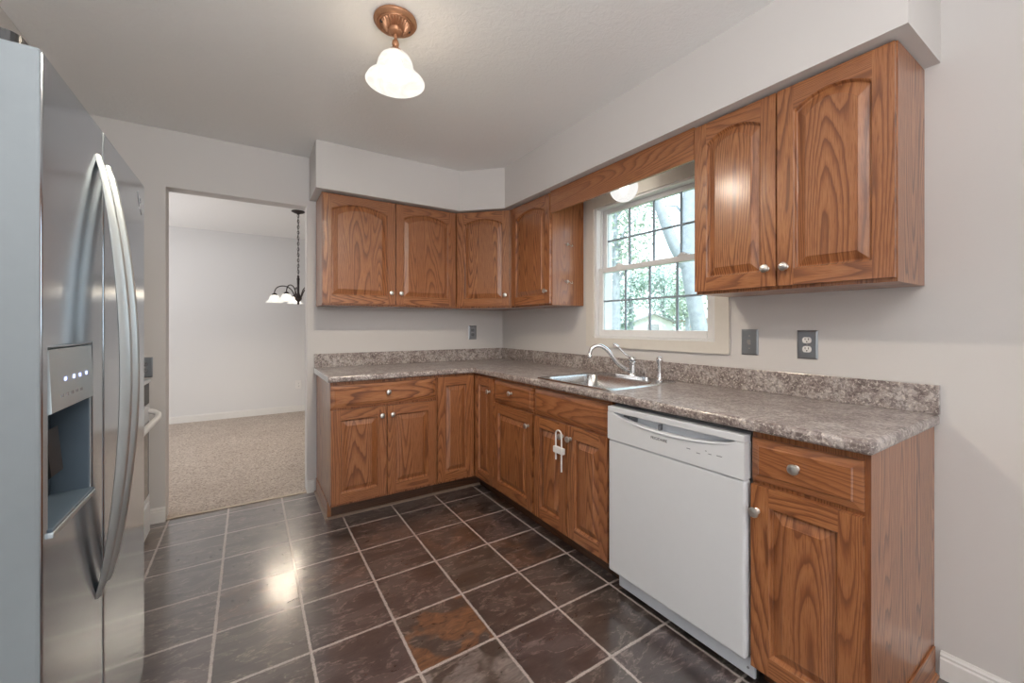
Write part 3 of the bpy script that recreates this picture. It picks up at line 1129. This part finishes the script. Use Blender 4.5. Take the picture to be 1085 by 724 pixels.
# control panel: lower piece with a dipped upper edge, upper lip, pocket behind
N = 24
ya, yb = -2.023, -2.575
edge = []
for k in range(N + 1):
    t = k / N
    y = ya + (yb - ya) * t
    edge.append((y, 0.832 - 0.036 * max(math.sin(math.pi * t), 0.0) ** 0.6))
poly = [(DY1 - 0.002, 0.708), (DY0 + 0.002, 0.708), (DY0 + 0.002, 0.856), (DY1 - 0.002, 0.856)]
m = MB()
low = [(DY1 - 0.002, 0.708), (DY1 - 0.002, 0.832)] + edge + [(DY0 + 0.002, 0.832), (DY0 + 0.002, 0.708)]
m.prism(low, lambda a, b, d: (d, a, b), -0.602, -0.646)
m.box(-0.646, -0.602, DY0 + 0.002, DY1 - 0.002, 0.8321, 0.857)
cpan = m.build('control_panel', M['white'], dw, bevel=0.003, segs=2)
m = MB()
lip = [Vector((-0.6455, y, z - 0.004)) for y, z in edge]
m.tube(lip, [0.0015 + 0.0045 * math.sin(math.pi * k / N) for k in range(N + 1)], 10)
m.build('handle_lip', M['white'], cpan, smooth=True, angle=60)
m = MB(); m.box(-0.614, -0.606, yb, ya, 0.790, 0.8318)
m.build('handle_pocket', M['pale_plastic'], cpan)
m = MB()
for j in range(2):
    for k in range(6):
        zz = 0.802 + k * 0.0048
        m.box(-0.622, -0.614, -2.062 - j * 0.040 - 0.033, -2.062 - j * 0.040, zz, zz + 0.0026)
m.build('vent', M['grey_plastic'], cpan)
m = MB(); m.box(-0.636, -0.614, -2.262, -2.256, 0.800, 0.822)
m.build('latch', M['grey_plastic'], cpan)
fc = bpy.data.curves.new('lettering', 'FONT')
fc.body = 'FRIGIDAIRE'
fc.size = 0.0155
fc.extrude = 0.0003
fc.align_x = 'CENTER'
fc.materials.append(M['black'])
f_tmp = bpy.data.objects.new('lettering_outline', fc)
COL.objects.link(f_tmp)
bpy.context.view_layer.update()
f_me = bpy.data.meshes.new_from_object(f_tmp.evaluated_get(bpy.context.evaluated_depsgraph_get()))
bpy.data.objects.remove(f_tmp)
bpy.data.curves.remove(fc)
if not f_me.materials:
    f_me.materials.append(M['black'])
fo = bpy.data.objects.new('lettering', f_me)
fo.location = Vector((-0.6463, -2.268, 0.762)) - Vector(dw.location)
fo.rotation_euler = (H, 0, -H)
fo.parent = cpan
COL.objects.link(fo)
for (yy, zz, a) in ((-2.400, 0.775, 0.008), (-2.440, 0.768, 0.007), (-2.470, 0.784, 0.003), (-2.485, 0.776, 0.006), (-2.520, 0.778, 0.010)):
    m = MB()
    m.box(-0.6468, -0.6455, yy - a, yy + a, zz - 0.0134, zz - 0.0106)
    m.build('button_mark', M['grey_plastic'], cpan)
m = MB(); m.box(-0.602, -0.590, DY0 - 0.010, DY1 - 0.030, 0.032, 0.098)
m.build('kick_plate', M['pale_plastic'], dw, bevel=0.003)
m = MB(); m.lathe([(0, 0), (0.004, 0), (0.004, 0.002), (0, 0.002)], (-0.602, DY0 + 0.012, 0.060), (-1, 0, 0), 10)
m.build('screw', M['grey_plastic'], dw)
m = MB(); m.box(-0.560, -0.545, DY0 + 0.004, DY1 - 0.004, 0.002, 0.11)  # dark board added for the shade in the gap below the kick plate
m.build('toe_shade_board', M['gap_shade'], dw)

# child lock on the sink cabinet knobs
lk = thing('cabinet_lock', (-0.655, -1.66, 0.6), 'white plastic child lock hanging from the sink cabinet door knob', 'lock')
KX = -0.652
ky, kz = -1.642, 0.635
m = MB()
pts = []
for k in range(13):
    a = math.pi * k / 12
    pts.append((KX, ky - 0.0235 * math.cos(a), kz + 0.012 + 0.022 * math.sin(a)))
pts = [(KX, pts[0][1], 0.455)] + pts + [(KX, pts[-1][1], 0.510)]
m.tube(pts, 0.0042, 10)
m.build('shackle', M['white_plastic'], lk, smooth=True, angle=60)
m = MB(); m.box(KX - 0.010, KX + 0.010, ky - 0.042, ky + 0.038, 0.548, 0.582)
m.build('clasp', M['white_plastic'], lk, bevel=0.004)

# ------------------------------------------------------------------ outlets and switch plates
PW, PH = 0.078, 0.124


def plate(name, label, cat, c, wall, kind, mats):
    """c: centre on the wall; wall 'x' = window wall (faces -x), 'y' = faces -y."""
    t = thing(name, c, label, cat)

    def mp(a, b, d):
        return (c[0] - d, c[1] - a, c[2] + b) if wall == 'x' else (c[0] + a, c[1] - d, c[2] + b)
    ax = (-1, 0, 0) if wall == 'x' else (0, -1, 0)
    m = MB()
    w, h = PW / 2, PH / 2
    loops = [([(-w, -h), (w, -h), (w, h), (-w, h)], 0.0003), ([(-w, -h), (w, -h), (w, h), (-w, h)], 0.003), ([(-w + .006, -h + .006), (w - .006, -h + .006), (w - .006, h - .006), (-w + .006, h - .006)], 0.0065)]
    for (l0, z0), (l1, z1) in zip(loops, loops[1:]):
        for k in range(4):
            k2 = (k + 1) % 4
            m.face([mp(*l0[k], z0), mp(*l0[k2], z0), mp(*l1[k2], z1), mp(*l1[k], z1)])
    m.face([mp(*p, 0.0065) for p in loops[-1][0]])
    m.build('cover_plate', mats[0], t)
    if kind == 'outlet':
        for s in (-1, 1):
            m = MB()
            oval = []
            for k in range(24):
                a = 2 * math.pi * k / 24
                oval.append((0.0170 * math.cos(a), s * 0.0195 + max(-0.0135, min(0.0135, 0.0170 * math.sin(a)))))
            m.prism(oval, mp, 0.006, 0.0085)
            r = m.build('receptacle', mats[1], t)
            m = MB()
            for sx_ in (-1, 1):
                m.box(*sorted((mp(sx_ * 0.0062 - 0.0011, 0, 0.0080)[0], mp(sx_ * 0.0062 + 0.0011, 0, 0.0088)[0])), *sorted((mp(sx_ * 0.0062 - 0.0011, 0, 0.0080)[1], mp(sx_ * 0.0062 + 0.0011, 0, 0.0088)[1])), c[2] + s * 0.0195 + 0.000, c[2] + s * 0.0195 + 0.008)
            m.lathe([(0, 0), (0.0026, 0), (0.0026, 0.0008), (0, 0.0008)], mp(0, s * 0.0195 - 0.0065, 0.0080), ax, 10)
            m.build('slot', M['black'], r)
        m = MB(); m.lathe([(0, 0), (0.003, 0), (0.003, 0.0012), (0, 0.0016)], mp(0, 0, 0.0063), ax, 10)
        m.build('screw', M['nickel'], t)
    else:
        m = MB()
        m.prism([(-0.006, -0.012), (0.006, -0.012), (0.006, 0.012), (-0.006, 0.012)], mp, 0.006, 0.0075)
        m.prism([(-0.0045, -0.004), (0.0045, -0.004), (0.0045, 0.010), (-0.0045, 0.010)], mp, 0.0075, 0.0175)
        m.build('toggle', mats[1], t, bevel=0.0012)
        for s in (-1, 1):
            m = MB(); m.lathe([(0, 0), (0.0034, 0), (0.0034, 0.0012), (0, 0.0018)], mp(0, s * 0.030, 0.0063), ax, 10)
            m.build('screw', M['nickel'], t)
    return t


plate('light_switch', 'steel toggle switch plate on the wall beside the window', 'switch', (0, -2.293, 1.145), 'x', 'switch', (M['plate'], M['nickel']))
plate('power_outlet', 'steel outlet plate with white sockets above the counter over the dishwasher', 'outlet', (0, -2.535, 1.142), 'x', 'outlet', (M['plate'], M['white_plastic']))
plate('power_outlet', 'steel outlet plate on the back wall under the corner cabinet', 'outlet', (-0.321, 0, 1.163), 'y', 'outlet', (M['plate'], M['grey_plastic']))
plate('power_outlet', 'steel outlet plate beside the range, half hidden by the fridge', 'outlet', (-2.572, 0, 0.968), 'y', 'outlet', (M['plate'], M['grey_plastic']))
plate('power_outlet', 'white outlet low on the far wall of the carpeted room', 'outlet', (-1.44, 3.21, 0.39), 'y', 'outlet', (M['white_plastic'], M['white_plastic']))

# ------------------------------------------------------------------ refrigerator
FRX = -2.332                                   # face of the doors
F0, F1, FS = -2.312, -1.488, -1.9575           # near edge, far edge, split between doors
fr = thing('refrigerator', (-2.75, -1.9, 0), 'stainless steel side-by-side refrigerator with an ice dispenser', 'refrigerator')
m = MB(); m.box(XL + 0.02, FRX - 0.078, F0 + 0.004, F1 - 0.004, 0.03, 1.690)
m.build('body', M['steel_side'], fr, bevel=0.006)
m = MB(); m.box(FRX - 0.075, FRX - 0.020, F0 + 0.01, F1 - 0.01, 0.012, 0.052)
m.build('base_grille', M['grey_plastic'], fr, bevel=0.004)
dz0, dz1 = 0.058, 1.700
# freezer door with the dispenser niche cut in its face
NYa, NYb, NZa, NZb = -2.278, -2.042, 0.850, 1.182
m = MB()
m.cells([F0, NYa, NYb, FS - 0.003], [dz0, NZa, NZb, dz1], lambda i, j: not (i == 1 and j == 1), lambda a, b, d: (d, a, b), FRX - 0.070, FRX)
fd = m.build('freezer_door', [M['steel'], M['steel_side']], fr, bevel=0.007, segs=4, smooth=True)
m = MB()
m.box(FRX - 0.069, FRX - 0.064, NYa + 0.001, NYb - 0.001, NZa + 0.001, 1.06)
m.box(FRX - 0.064, FRX - 0.003, NYa + 0.001, NYa + 0.006, NZa + 0.001, 1.06)
m.box(FRX - 0.064, FRX - 0.003, NYb - 0.006, NYb - 0.001, NZa + 0.001, 1.06)
m.box(FRX - 0.064, FRX + 0.004, NYa + 0.001, NYb - 0.001, NZa + 0.001, NZa + 0.010)
dn = m.build('dispenser_niche', M['dispenser'], fd, bevel=0.002)
m = MB()
m.prism([(FRX - 0.069, 1.061), (FRX - 0.012, 1.058), (FRX + 0.003, 1.066), (FRX - 0.001, 1.180), (FRX - 0.069, 1.180)], lambda a, b, d: (a, d, b), NYa + 0.001, NYb - 0.001)
m.build('dispenser_panel', M['steel_handle'], fd, bevel=0.003)
for k, yy in enumerate((-2.205, -2.160, -2.125, -2.085)):
    m = MB(); m.box(FRX, FRX + 0.0022, yy - 0.004, yy + 0.004, 1.118, 1.125)
    m.build('indicator', M['led'], fd)
for k in range(5):
    yy = -2.225 + k * 0.026
    m = MB(); m.box(FRX + 0.0, FRX + 0.0026, yy - 0.007, yy + 0.007, 1.088, 1.094)
    m.build('button', M['grey_plastic'], fd)
m = MB()
m.prism([(FRX - 0.05, 1.0), (FRX - 0.03, 1.02), (FRX - 0.022, 0.93), (FRX - 0.028, 0.925)], lambda a, b, d: (a, d, b), -2.19, -2.13)
m.build('paddle', M['black'], fd, bevel=0.003)
m = MB(); m.box(FRX - 0.004, FRX + 0.006, NYa - 0.002, NYb + 0.002, NZa - 0.006, NZa + 0.004)
m.build('drip_edge', M['steel_handle'], fd, bevel=0.002)
m = MB(); m.box(FRX - 0.070, FRX, FS + 0.003, F1, dz0, dz1)
rd = m.build('fridge_door', [M['steel'], M['steel_side']], fr, bevel=0.007, segs=4, smooth=True)
for dd in (fd, rd):                       # the doors' edges are painted grey, only their faces are bare steel
    for pp in dd.data.polygons:
        if abs(pp.normal.x) < 0.5:
            pp.material_index = 1


def fridge_handle(yc, door, z0, z1, yoff):
    m = MB()
    N = 28
    rows = []
    for k in range(N + 1):
        t = k / N
        z = z0 + (z1 - z0) * t
        bow = math.sin(math.pi * t) ** 0.75
        x = FRX + 0.0005 + 0.050 * bow
        wdt = 0.015 + 0.005 * bow
        th = 0.010 + 0.010 * bow
        ring = []
        for a, b in ((-1, -0.7), (-0.55, 0.55), (0, 0.85), (0.55, 0.55), (1, -0.7), (0.5, -1), (-0.5, -1)):
            ring.append((x + b * th * 0.6, yc + yoff * bow + a * wdt, z))
        rows.append(ring)
    i = len(m.v)
    n = 7
    for r in rows:
        m.v += r
    for j in range(N):
        for k in range(n):
            k2 = (k + 1) % n
            m.f.append([i + j * n + k, i + j * n + k2, i + (j + 1) * n + k2, i + (j + 1) * n + k])
            m.uv.append([(0, 0)] * 4); m.mi.append(0)
    for j in (0, N):
        m.f.append([i + j * n + k for k in range(n)]); m.uv.append([(0, 0)] * n); m.mi.append(0)
    m.build('handle', M['steel_handle'], door, smooth=True, angle=50)


fridge_handle(-1.998, fd, 0.585, 1.625, 0.0)
fridge_handle(-1.918, rd, 0.585, 1.625, 0.0)
m = MB()
m.prism(rrect(FRX - 0.155, FRX - 0.030, F0 + 0.012, F0 + 0.085, 0.02), XYZ, 1.7002, 1.722)
m.build('hinge_cover', M['black'], fr, bevel=0.008, segs=3)
# scuffed decal remains high on the fridge door
m = MB()
m.tube([(FRX + 0.0004, -1.588, 1.655), (FRX + 0.0004, -1.584, 1.635), (FRX + 0.0004, -1.566, 1.612)], 0.0011, 6)
m.tube([(FRX + 0.0004, -1.552, 1.640), (FRX + 0.0004, -1.545, 1.628), (FRX + 0.0004, -1.556, 1.622), (FRX + 0.0004, -1.548, 1.632)], 0.0013, 6)
m.tube([(FRX + 0.0004, -1.566, 1.602), (FRX + 0.0004, -1.556, 1.612), (FRX + 0.0004, -1.548, 1.600), (FRX + 0.0004, -1.536, 1.590)], 0.0014, 6)
m.build('sticker_mark', M['grey_plastic'], rd)

# ------------------------------------------------------------------ range between fridge and back wall
RX = -2.515
R0, R1 = -0.965, -0.200
rg = thing('kitchen_range', (-2.83, -0.58, 0), 'white kitchen range standing beyond the refrigerator', 'range')
m = MB(); m.box(XL + 0.01, RX - 0.035, R0, R1, 0.03, 0.895)
m.build('body', M['white'], rg, bevel=0.004)
m = MB(); m.box(XL + 0.01, RX + 0.004, R0, R1, 0.896, 0.918)
m.build('cooktop', M['white'], rg, bevel=0.008, segs=3)
m = MB(); m.box(XL + 0.01, XL + 0.07, R0 + 0.01, R1 - 0.01, 0.919, 1.10)
m.build('backguard', M['white'], rg, bevel=0.01)
for (cx, cy, r) in ((-2.70, -0.40, 0.09), (-2.70, -0.76, 0.075), (-2.96, -0.40, 0.075), (-2.96, -0.76, 0.09)):
    m = MB()
    for k in range(4):
        rr = r * (0.3 + 0.7 * k / 3)
        m.tube([(cx + rr * math.cos(a * math.pi / 12), cy + rr * math.sin(a * math.pi / 12), 0.926) for a in range(25)], 0.0045, 6)
    m.build('burner', M['black'], rg)
m = MB(); m.box(RX - 0.034, RX - 0.004, R0 + 0.004, R1 - 0.004, 0.775, 0.894)
m.build('control_strip', M['black'], rg, bevel=0.004)
m = MB(); m.box(RX - 0.034, RX - 0.002, R0 + 0.004, R1 - 0.004, 0.215, 0.770)
od = m.build('oven_door', M['white'], rg, bevel=0.006)
m = MB(); m.box(RX - 0.004, RX - 0.0005, R0 + 0.03, R1 - 0.03, 0.26, 0.68)
m.build('oven_glass', M['black_glass'], od)
m = MB()
pts = [(RX - 0.002, R1 - 0.030, 0.735), (RX + 0.020, R1 - 0.031, 0.728), (RX + 0.042, R1 - 0.045, 0.715), (RX + 0.050, R1 - 0.10, 0.705), (RX + 0.050, R0 + 0.10, 0.705), (RX + 0.042, R0 + 0.045, 0.715), (RX + 0.020, R0 + 0.031, 0.728), (RX - 0.002, R0 + 0.030, 0.735)]
m.tube(pts, 0.015, 12)
m.build('handle', M['white_plastic'], od, smooth=True, angle=70)
m = MB(); m.box(RX - 0.034, RX, R0 + 0.004, R1 - 0.004, 0.035, 0.210)
m.build('drawer', M['white'], rg, bevel=0.006)
m = MB(); m.box(XL + 0.05, RX - 0.05, R0 + 0.03, R1 - 0.03, 0.0, 0.032)
m.build('base', M['black'], rg)

# ------------------------------------------------------------------ ceiling lamp
LX, LY = -1.535, -1.690
lamp = thing('ceiling_lamp', (LX, LY, ZC), 'copper-coloured ceiling lamp with a white bell-shaped glass shade', 'lamp')
m = MB()
m.lathe([(0.0, -0.002), (0.083, -0.002), (0.085, -0.010), (0.080, -0.018), (0.072, -0.021), (0.068, -0.019)], (LX, LY, ZC), seg=48)
seg = 156
prof = [(0.068, -0.019), (0.0665, -0.0235), (0.062, -0.0245), (0.060, -0.022), (0.058, -0.024), (0.050, -0.031), (0.040, -0.038), (0.033, -0.041), (0.030, -0.040), (0.028, -0.046), (0.026, -0.052), (0.016, -0.058), (0.0, -0.058)]
i = len(m.v)
for r, h in prof:
    for k in range(seg):
        a = 2 * math.pi * k / seg
        rr = r
        hh = h + (0.0042 * math.cos(a * 26) if 0.03 < r < 0.060 else 0)
        m.v.append((LX + rr * math.cos(a), LY + rr * math.sin(a), ZC + hh))
for j in range(len(prof) - 1):
    for k in range(seg):
        k2 = (k + 1) % seg
        m.f.append([i + j * seg + k, i + j * seg + k2, i + (j + 1) * seg + k2, i + (j + 1) * seg + k]); m.uv.append([(0, 0)] * 4); m.mi.append(0)
can = m.build('canopy', M['copper'], lamp, smooth=True, angle=40)
for s in (-1, 1):
    m = MB(); m.lathe([(0.005, 0.0), (0.005, -0.006), (0.003, -0.009), (0, -0.009)], (LX + s * 0.056, LY, ZC - 0.022), seg=10)
    m.build('screw', M['bronze'], can, smooth=True)
m = MB()
m.lathe([(0.006, -0.056), (0.006, -0.078), (0.012, -0.086), (0.0145, -0.096), (0.012, -0.106), (0.009, -0.110), (0.016, -0.116), (0.026, -0.124), (0.033, -0.136), (0.034, -0.142), (0.0, -0.142)], (LX, LY, ZC), seg=28)
m.build('stem', M['copper'], lamp, smooth=True)
outer = [(0.031, -0.134), (0.042, -0.140), (0.056, -0.152), (0.066, -0.170), (0.071, -0.190), (0.075, -0.206), (0.084, -0.219), (0.098, -0.231), (0.110, -0.242), (0.1155, -0.252)]
inner = [(0.1135, -0.2535), (0.107, -0.2445), (0.096, -0.2345), (0.081, -0.2225), (0.071, -0.209), (0.067, -0.192), (0.062, -0.173), (0.052, -0.156), (0.040, -0.145), (0.031, -0.139)]
m = MB(); m.lathe(outer + inner, (LX, LY, ZC), seg=48)
m.build('glass_shade', M['shade'], lamp, smooth=True, angle=80)
m = MB()
m.lathe([(0.0, -0.143), (0.014, -0.143), (0.015, -0.160), (0.024, -0.170), (0.028, -0.185), (0.028, -0.212), (0.026, -0.226), (0.019, -0.236), (0.010, -0.2405), (0.0, -0.2415)], (LX, LY, ZC), seg=24)
m.build('bulb', M['bulb'], lamp, smooth=True, angle=80)

# small globe light above the sink, behind the valance
GX, GY = -0.155, -1.642
gl = thing('globe_light', (GX, GY, ZS), 'white opal glass globe light above the sink, half hidden by the valance', 'lamp')
m = MB(); m.lathe([(0.0, 0.0), (0.058, -0.001), (0.060, -0.012), (0.050, -0.022), (0.045, -0.028), (0, -0.028)], (GX, GY, ZS), seg=32)
m.build('base', M['white_plastic'], gl, smooth=True)
m = MB()
R = 0.082
zc = 1.962 + R - ZS
prof = [(0.040, -0.027)]
for k in range(5, 25):
    a = math.pi * k / 24
    prof.append((max(R * math.sin(a), 0.0001), zc + R * math.cos(a)))
m.lathe(prof, (GX, GY, ZS), seg=40)
m.build('globe', M['dome'], gl, smooth=True, angle=80)

m = MB()
m.lathe([(0.0, -0.029), (0.013, -0.029), (0.014, -0.050), (0.026, -0.075), (0.028, -0.092), (0.020, -0.110), (0.0, -0.116)], (GX, GY, ZS), seg=20)
m.build('bulb', M['globe_bulb'], gl, smooth=True, angle=80)

# ------------------------------------------------------------------ chandelier in the dining room
CX, CY = -1.586, 1.625
ch = thing('chandelier', (CX, CY, ZC), 'dark bronze chandelier with lit bell shades hanging in the carpeted room', 'lamp')
m = MB(); m.lathe([(0, -0.001), (0.066, -0.001), (0.066, -0.008), (0.045, -0.020), (0.018, -0.028), (0.008, -0.036), (0, -0.036)], (CX, CY, ZC), seg=28)
m.build('canopy', M['bronze'], ch, smooth=True)
m = MB()
z = ZC - 0.034
k = 0
while z > 1.75:
    pts = []
    for a in range(13):
        t = 2 * math.pi * a / 12
        u, v_ = 0.0085 * math.cos(t), 0.019 * math.sin(t)
        pts.append((CX + (u if k % 2 == 0 else 0), CY + (u if k % 2 else 0), z - 0.016 + v_))
    m.tube(pts, 0.0028, 6)
    z -= 0.030
    k += 1
m.tube([(CX + 0.006 * math.sin(t * 1.7), CY + 0.006 * math.cos(t * 1.3), ZC - 0.03 - t * 0.0236) for t in range(30)], 0.0022, 6)
m.build('chain', M['bronze'], ch, smooth=True, angle=70)
m = MB()
m.lathe([(0, 1.765), (0.006, 1.765), (0.007, 1.74), (0.016, 1.730), (0.013, 1.715), (0.011, 1.66), (0.012, 1.58), (0.020, 1.555), (0.034, 1.530), (0.036, 1.510), (0.022, 1.492), (0.010, 1.482), (0.013, 1.470), (0.010, 1.456), (0.0, 1.450)], (CX, CY, 0), seg=24)
m.build('column', M['bronze'], ch, smooth=True)
c_f = Vector((CX - CAM[0], CY - CAM[1], 0)).normalized()
c_r = Vector((c_f.y, -c_f.x, 0))
for th in (170, 242, 314, 26, 98):
    a = math.radians(th)
    d = c_r * math.cos(a) + c_f * math.sin(a)
    path = smooth_path([(0.030, 1.520), (0.060, 1.600), (0.105, 1.640), (0.160, 1.648), (0.205, 1.628), (0.225, 1.590), (0.226, 1.560)], 4)
    m = MB(); m.tube([Vector((CX, CY, 0)) + d * r + Vector((0, 0, h)) for r, h in path], 0.0055, 8)
    arm = m.build('arm', M['bronze'], ch, smooth=True, angle=70)
    c = Vector((CX, CY, 0)) + d * 0.226
    m = MB(); m.lathe([(0, 1.572), (0.012, 1.572), (0.026, 1.560), (0.029, 1.545), (0, 1.545)], c, seg=18)
    m.build('socket_cup', M['bronze'], arm, smooth=True)
    m = MB(); m.lathe([(0.026, 1.552), (0.038, 1.545), (0.050, 1.525), (0.056, 1.503), (0.066, 1.486), (0.084, 1.474), (0.082, 1.472), (0.063, 1.483), (0.053, 1.501), (0.047, 1.523), (0.036, 1.541), (0.026, 1.548)], c, seg=24)
    m.build('glass_shade', M['shade'], arm, smooth=True, angle=80)
    m = MB(); m.lathe([(0, 1.546), (0.011, 1.546), (0.012, 1.535), (0.021, 1.522), (0.024, 1.507), (0.018, 1.490), (0.0, 1.484)], c, seg=16)
    m.build('bulb', M['small_bulb'], arm, smooth=True)


# ------------------------------------------------------------------ the garden beyond the window
def spot(px, depth, z):
    """a ground plan point by compass bearing and distance from the house corner of the kitchen."""
    return Vector((CAM[0], CAM[1], 0)) + FW * depth + RT * ((px - 542.5) / 434.4 * depth) + Vector((0, 0, z))


GZ = -0.5
m = MB(); m.box(0.17, 95, -40, 60, GZ - 0.1, GZ)
struct(m.build('ground_outside', M['lawn']), 'lawn outside the kitchen window', 'lawn')


def leaves(m, c, rad, n, size, rng):
    for _ in range(n):
        while True:
            p = Vector((rng.uniform(-1, 1), rng.uniform(-1, 1), rng.uniform(-1, 1)))
            if 0.15 < p.length < 1:
                break
        p = Vector((p.x * rad[0], p.y * rad[1], p.z * rad[2])) + c
        a = Vector((rng.gauss(0, 1), rng.gauss(0, 1), rng.gauss(0, 1))).normalized()
        b = a.cross(Vector((rng.gauss(0, 1), rng.gauss(0, 1), rng.gauss(0, 1)))).normalized()
        nn = a.cross(b)
        s = size * rng.uniform(0.6, 1.3)
        i = len(m.v)
        m.v += [tuple(p - a * s), tuple(p + b * s * 0.5 + nn * s * 0.15), tuple(p + a * s), tuple(p - b * s * 0.5 + nn * s * 0.15)]
        m.f += [[i, i + 1, i + 2], [i, i + 2, i + 3]]
        m.uv += [[(0, 0)] * 3] * 2
        m.mi += [0, 0]


rng = random.Random(5)
# big tree close to the window
D1 = 5.6
t1 = thing('garden_tree', spot(733, D1, GZ), 'large grey tree trunk with a heavy limb just outside the window', 'tree', None)
m = MB()
m.tube([spot(750, D1, GZ), spot(745, D1, 0.6), spot(741, D1, 1.2), spot(733, D1, 1.75), spot(728, D1, 2.15), spot(729, D1, 2.6), spot(732, D1, 3.2), spot(734, D1, 4.6), spot(730, D1, 6.5)], [0.20, 0.13, 0.105, 0.10, 0.10, 0.088, 0.085, 0.07, 0.04], 12)
m.build('trunk', M['bark'], t1, smooth=True, angle=80)
m = MB()
m.tube(smooth_path([spot(727, D1, 2.05), spot(716, D1, 2.28), spot(705, D1, 2.62), spot(696, D1, 2.93), spot(684, D1, 3.12), spot(660, D1, 3.45), spot(640, D1, 4.2)], 3), [0.085 - 0.0028 * k for k in range(19)], 10)
m.build('limb', M['bark'], t1, smooth=True, angle=80)
m = MB()
for (a, b, c) in ((690, 3.0, 660), (676, 3.2, 690), (728, 2.7, 705), (735, 3.6, 760)):
    m.tube([spot(a, D1, b), spot((a + c) / 2, D1 + 0.3, b + 0.25), spot(c, D1 + 0.5, b + 0.3)], [0.025, 0.015, 0.006], 6)
m.build('branch', M['bark'], t1, smooth=True)
m = MB()
for (px, z, r, n) in ((690, 3.15, 0.28, 60), (660, 3.4, 0.45, 160), (705, 3.3, 0.4, 70), (745, 4.2, 0.8, 200), (650, 4.6, 0.9, 260)):
    leaves(m, spot(px, D1 + 0.3, z), (r, r, r * 0.6), n, 0.05, rng)
m.build('foliage', M['leaf'], t1)


def small_tree(px, depth, h, blobs, label, mat, n, size, trunk_r=0.12, name='garden_tree'):
    t = thing(name, spot(px, depth, GZ), label, 'tree')
    m = MB()
    m.tube([spot(px, depth, GZ), spot(px + 1, depth, h * 0.5), spot(px, depth, h)], [trunk_r, trunk_r * 0.7, trunk_r * 0.2], 10)
    for (bx, bz, br) in blobs:
        m.tube([spot(px, depth, max(bz - br, GZ + 0.4)), spot((px + bx) / 2, depth, bz - br * 0.3), spot(bx, depth, bz)], [trunk_r * 0.35, trunk_r * 0.22, trunk_r * 0.1], 6)
    m.build('trunk', M['bark'], t, smooth=True)
    m = MB()
    for (bx, bz, br) in blobs:
        leaves(m, spot(bx, depth, bz), (br, br, br * 0.75), int(n * 0.62), size, rng)
    m.build('foliage', mat, t)


small_tree(652, 9.0, 4.2, [(650, 3.9, 0.75), (662, 3.2, 0.7), (648, 2.7, 0.6), (676, 3.6, 0.7), (668, 4.4, 0.8), (672, 2.6, 0.5), (640, 3.4, 0.8), (684, 4.2, 0.6)], 'airy leafy tree seen through the upper panes', M['leaf'], 330, 0.055)
small_tree(668, 15.0, 3.6, [(655, 2.6, 0.9), (665, 2.3, 0.7), (655, 1.5, 0.7), (645, 1.6, 0.9), (660, 0.9, 0.5), (680, 2.9, 0.5)], 'dense green shrub tree low behind the lower panes', M['needle'], 650, 0.075)
small_tree(703, 22.0, 4.6, [(703, 3.9, 1.0), (697, 3.0, 1.3), (712, 2.8, 1.3), (705, 2.0, 1.5), (715, 1.6, 1.3), (722, 2.3, 1.1), (692, 3.6, 0.7)], 'blue-green conifer standing behind the faucet side panes', M['needle'], 800, 0.10)
small_tree(728, 17.0, 3.4, [(724, 2.9, 0.8), (730, 2.2, 0.9), (720, 2.0, 0.6), (735, 3.1, 0.7)], 'rounded bush tree behind the big grey trunk', M['leaf'], 500, 0.08)

# neighbouring buildings
hs = thing('garden_shed', spot(692, 18, GZ), 'small white gabled shed among the trees beyond the window', 'shed')
c0 = spot(692, 18, 0)


def hp(a, b, d):
    return c0 + RT * a + FW * d + Vector((0, 0, b))


m = MB()
m.prism([(-0.85, GZ), (0.85, GZ), (0.85, 1.40), (0, 1.74), (-0.85, 1.40)], hp, 0, 2.4)
m.build('walls', M['siding'], hs)
m = MB()
for s in (-1, 1):
    m.prism([(s * 1.0, 1.33), (0, 1.73), (0, 1.79), (s * 1.0, 1.39)], hp, -0.15, 2.5)
m.build('roof', M['roof'], hs)
m = MB(); m.prism([(-0.25, 0.9), (0.25, 0.9), (0.25, 1.3), (-0.25, 1.3)], hp, -0.03, 0.0)
m.build('window', M['roof'], hs)
h2 = thing('garage', spot(727, 36, GZ), 'low brick building beside the big tree trunk', 'house')
c0 = spot(727, 36, 0)
m = MB(); m.prism([(-2.2, GZ), (2.8, GZ), (2.8, 1.95), (-2.2, 1.95)], hp, 0, 6)
m.build('walls', M['brick'], h2)
m = MB(); m.prism([(-2.5, 1.9), (3.1, 1.9), (3.1, 2.15), (-2.5, 2.15)], hp, -0.4, 6.4)
m.build('roof', M['siding'], h2)
m = MB(); m.prism([(-1.2, 0.2), (-0.3, 0.2), (-0.3, 1.4), (-1.2, 1.4)], hp, -0.05, 0.0)
m.build('door', M['siding'], h2)
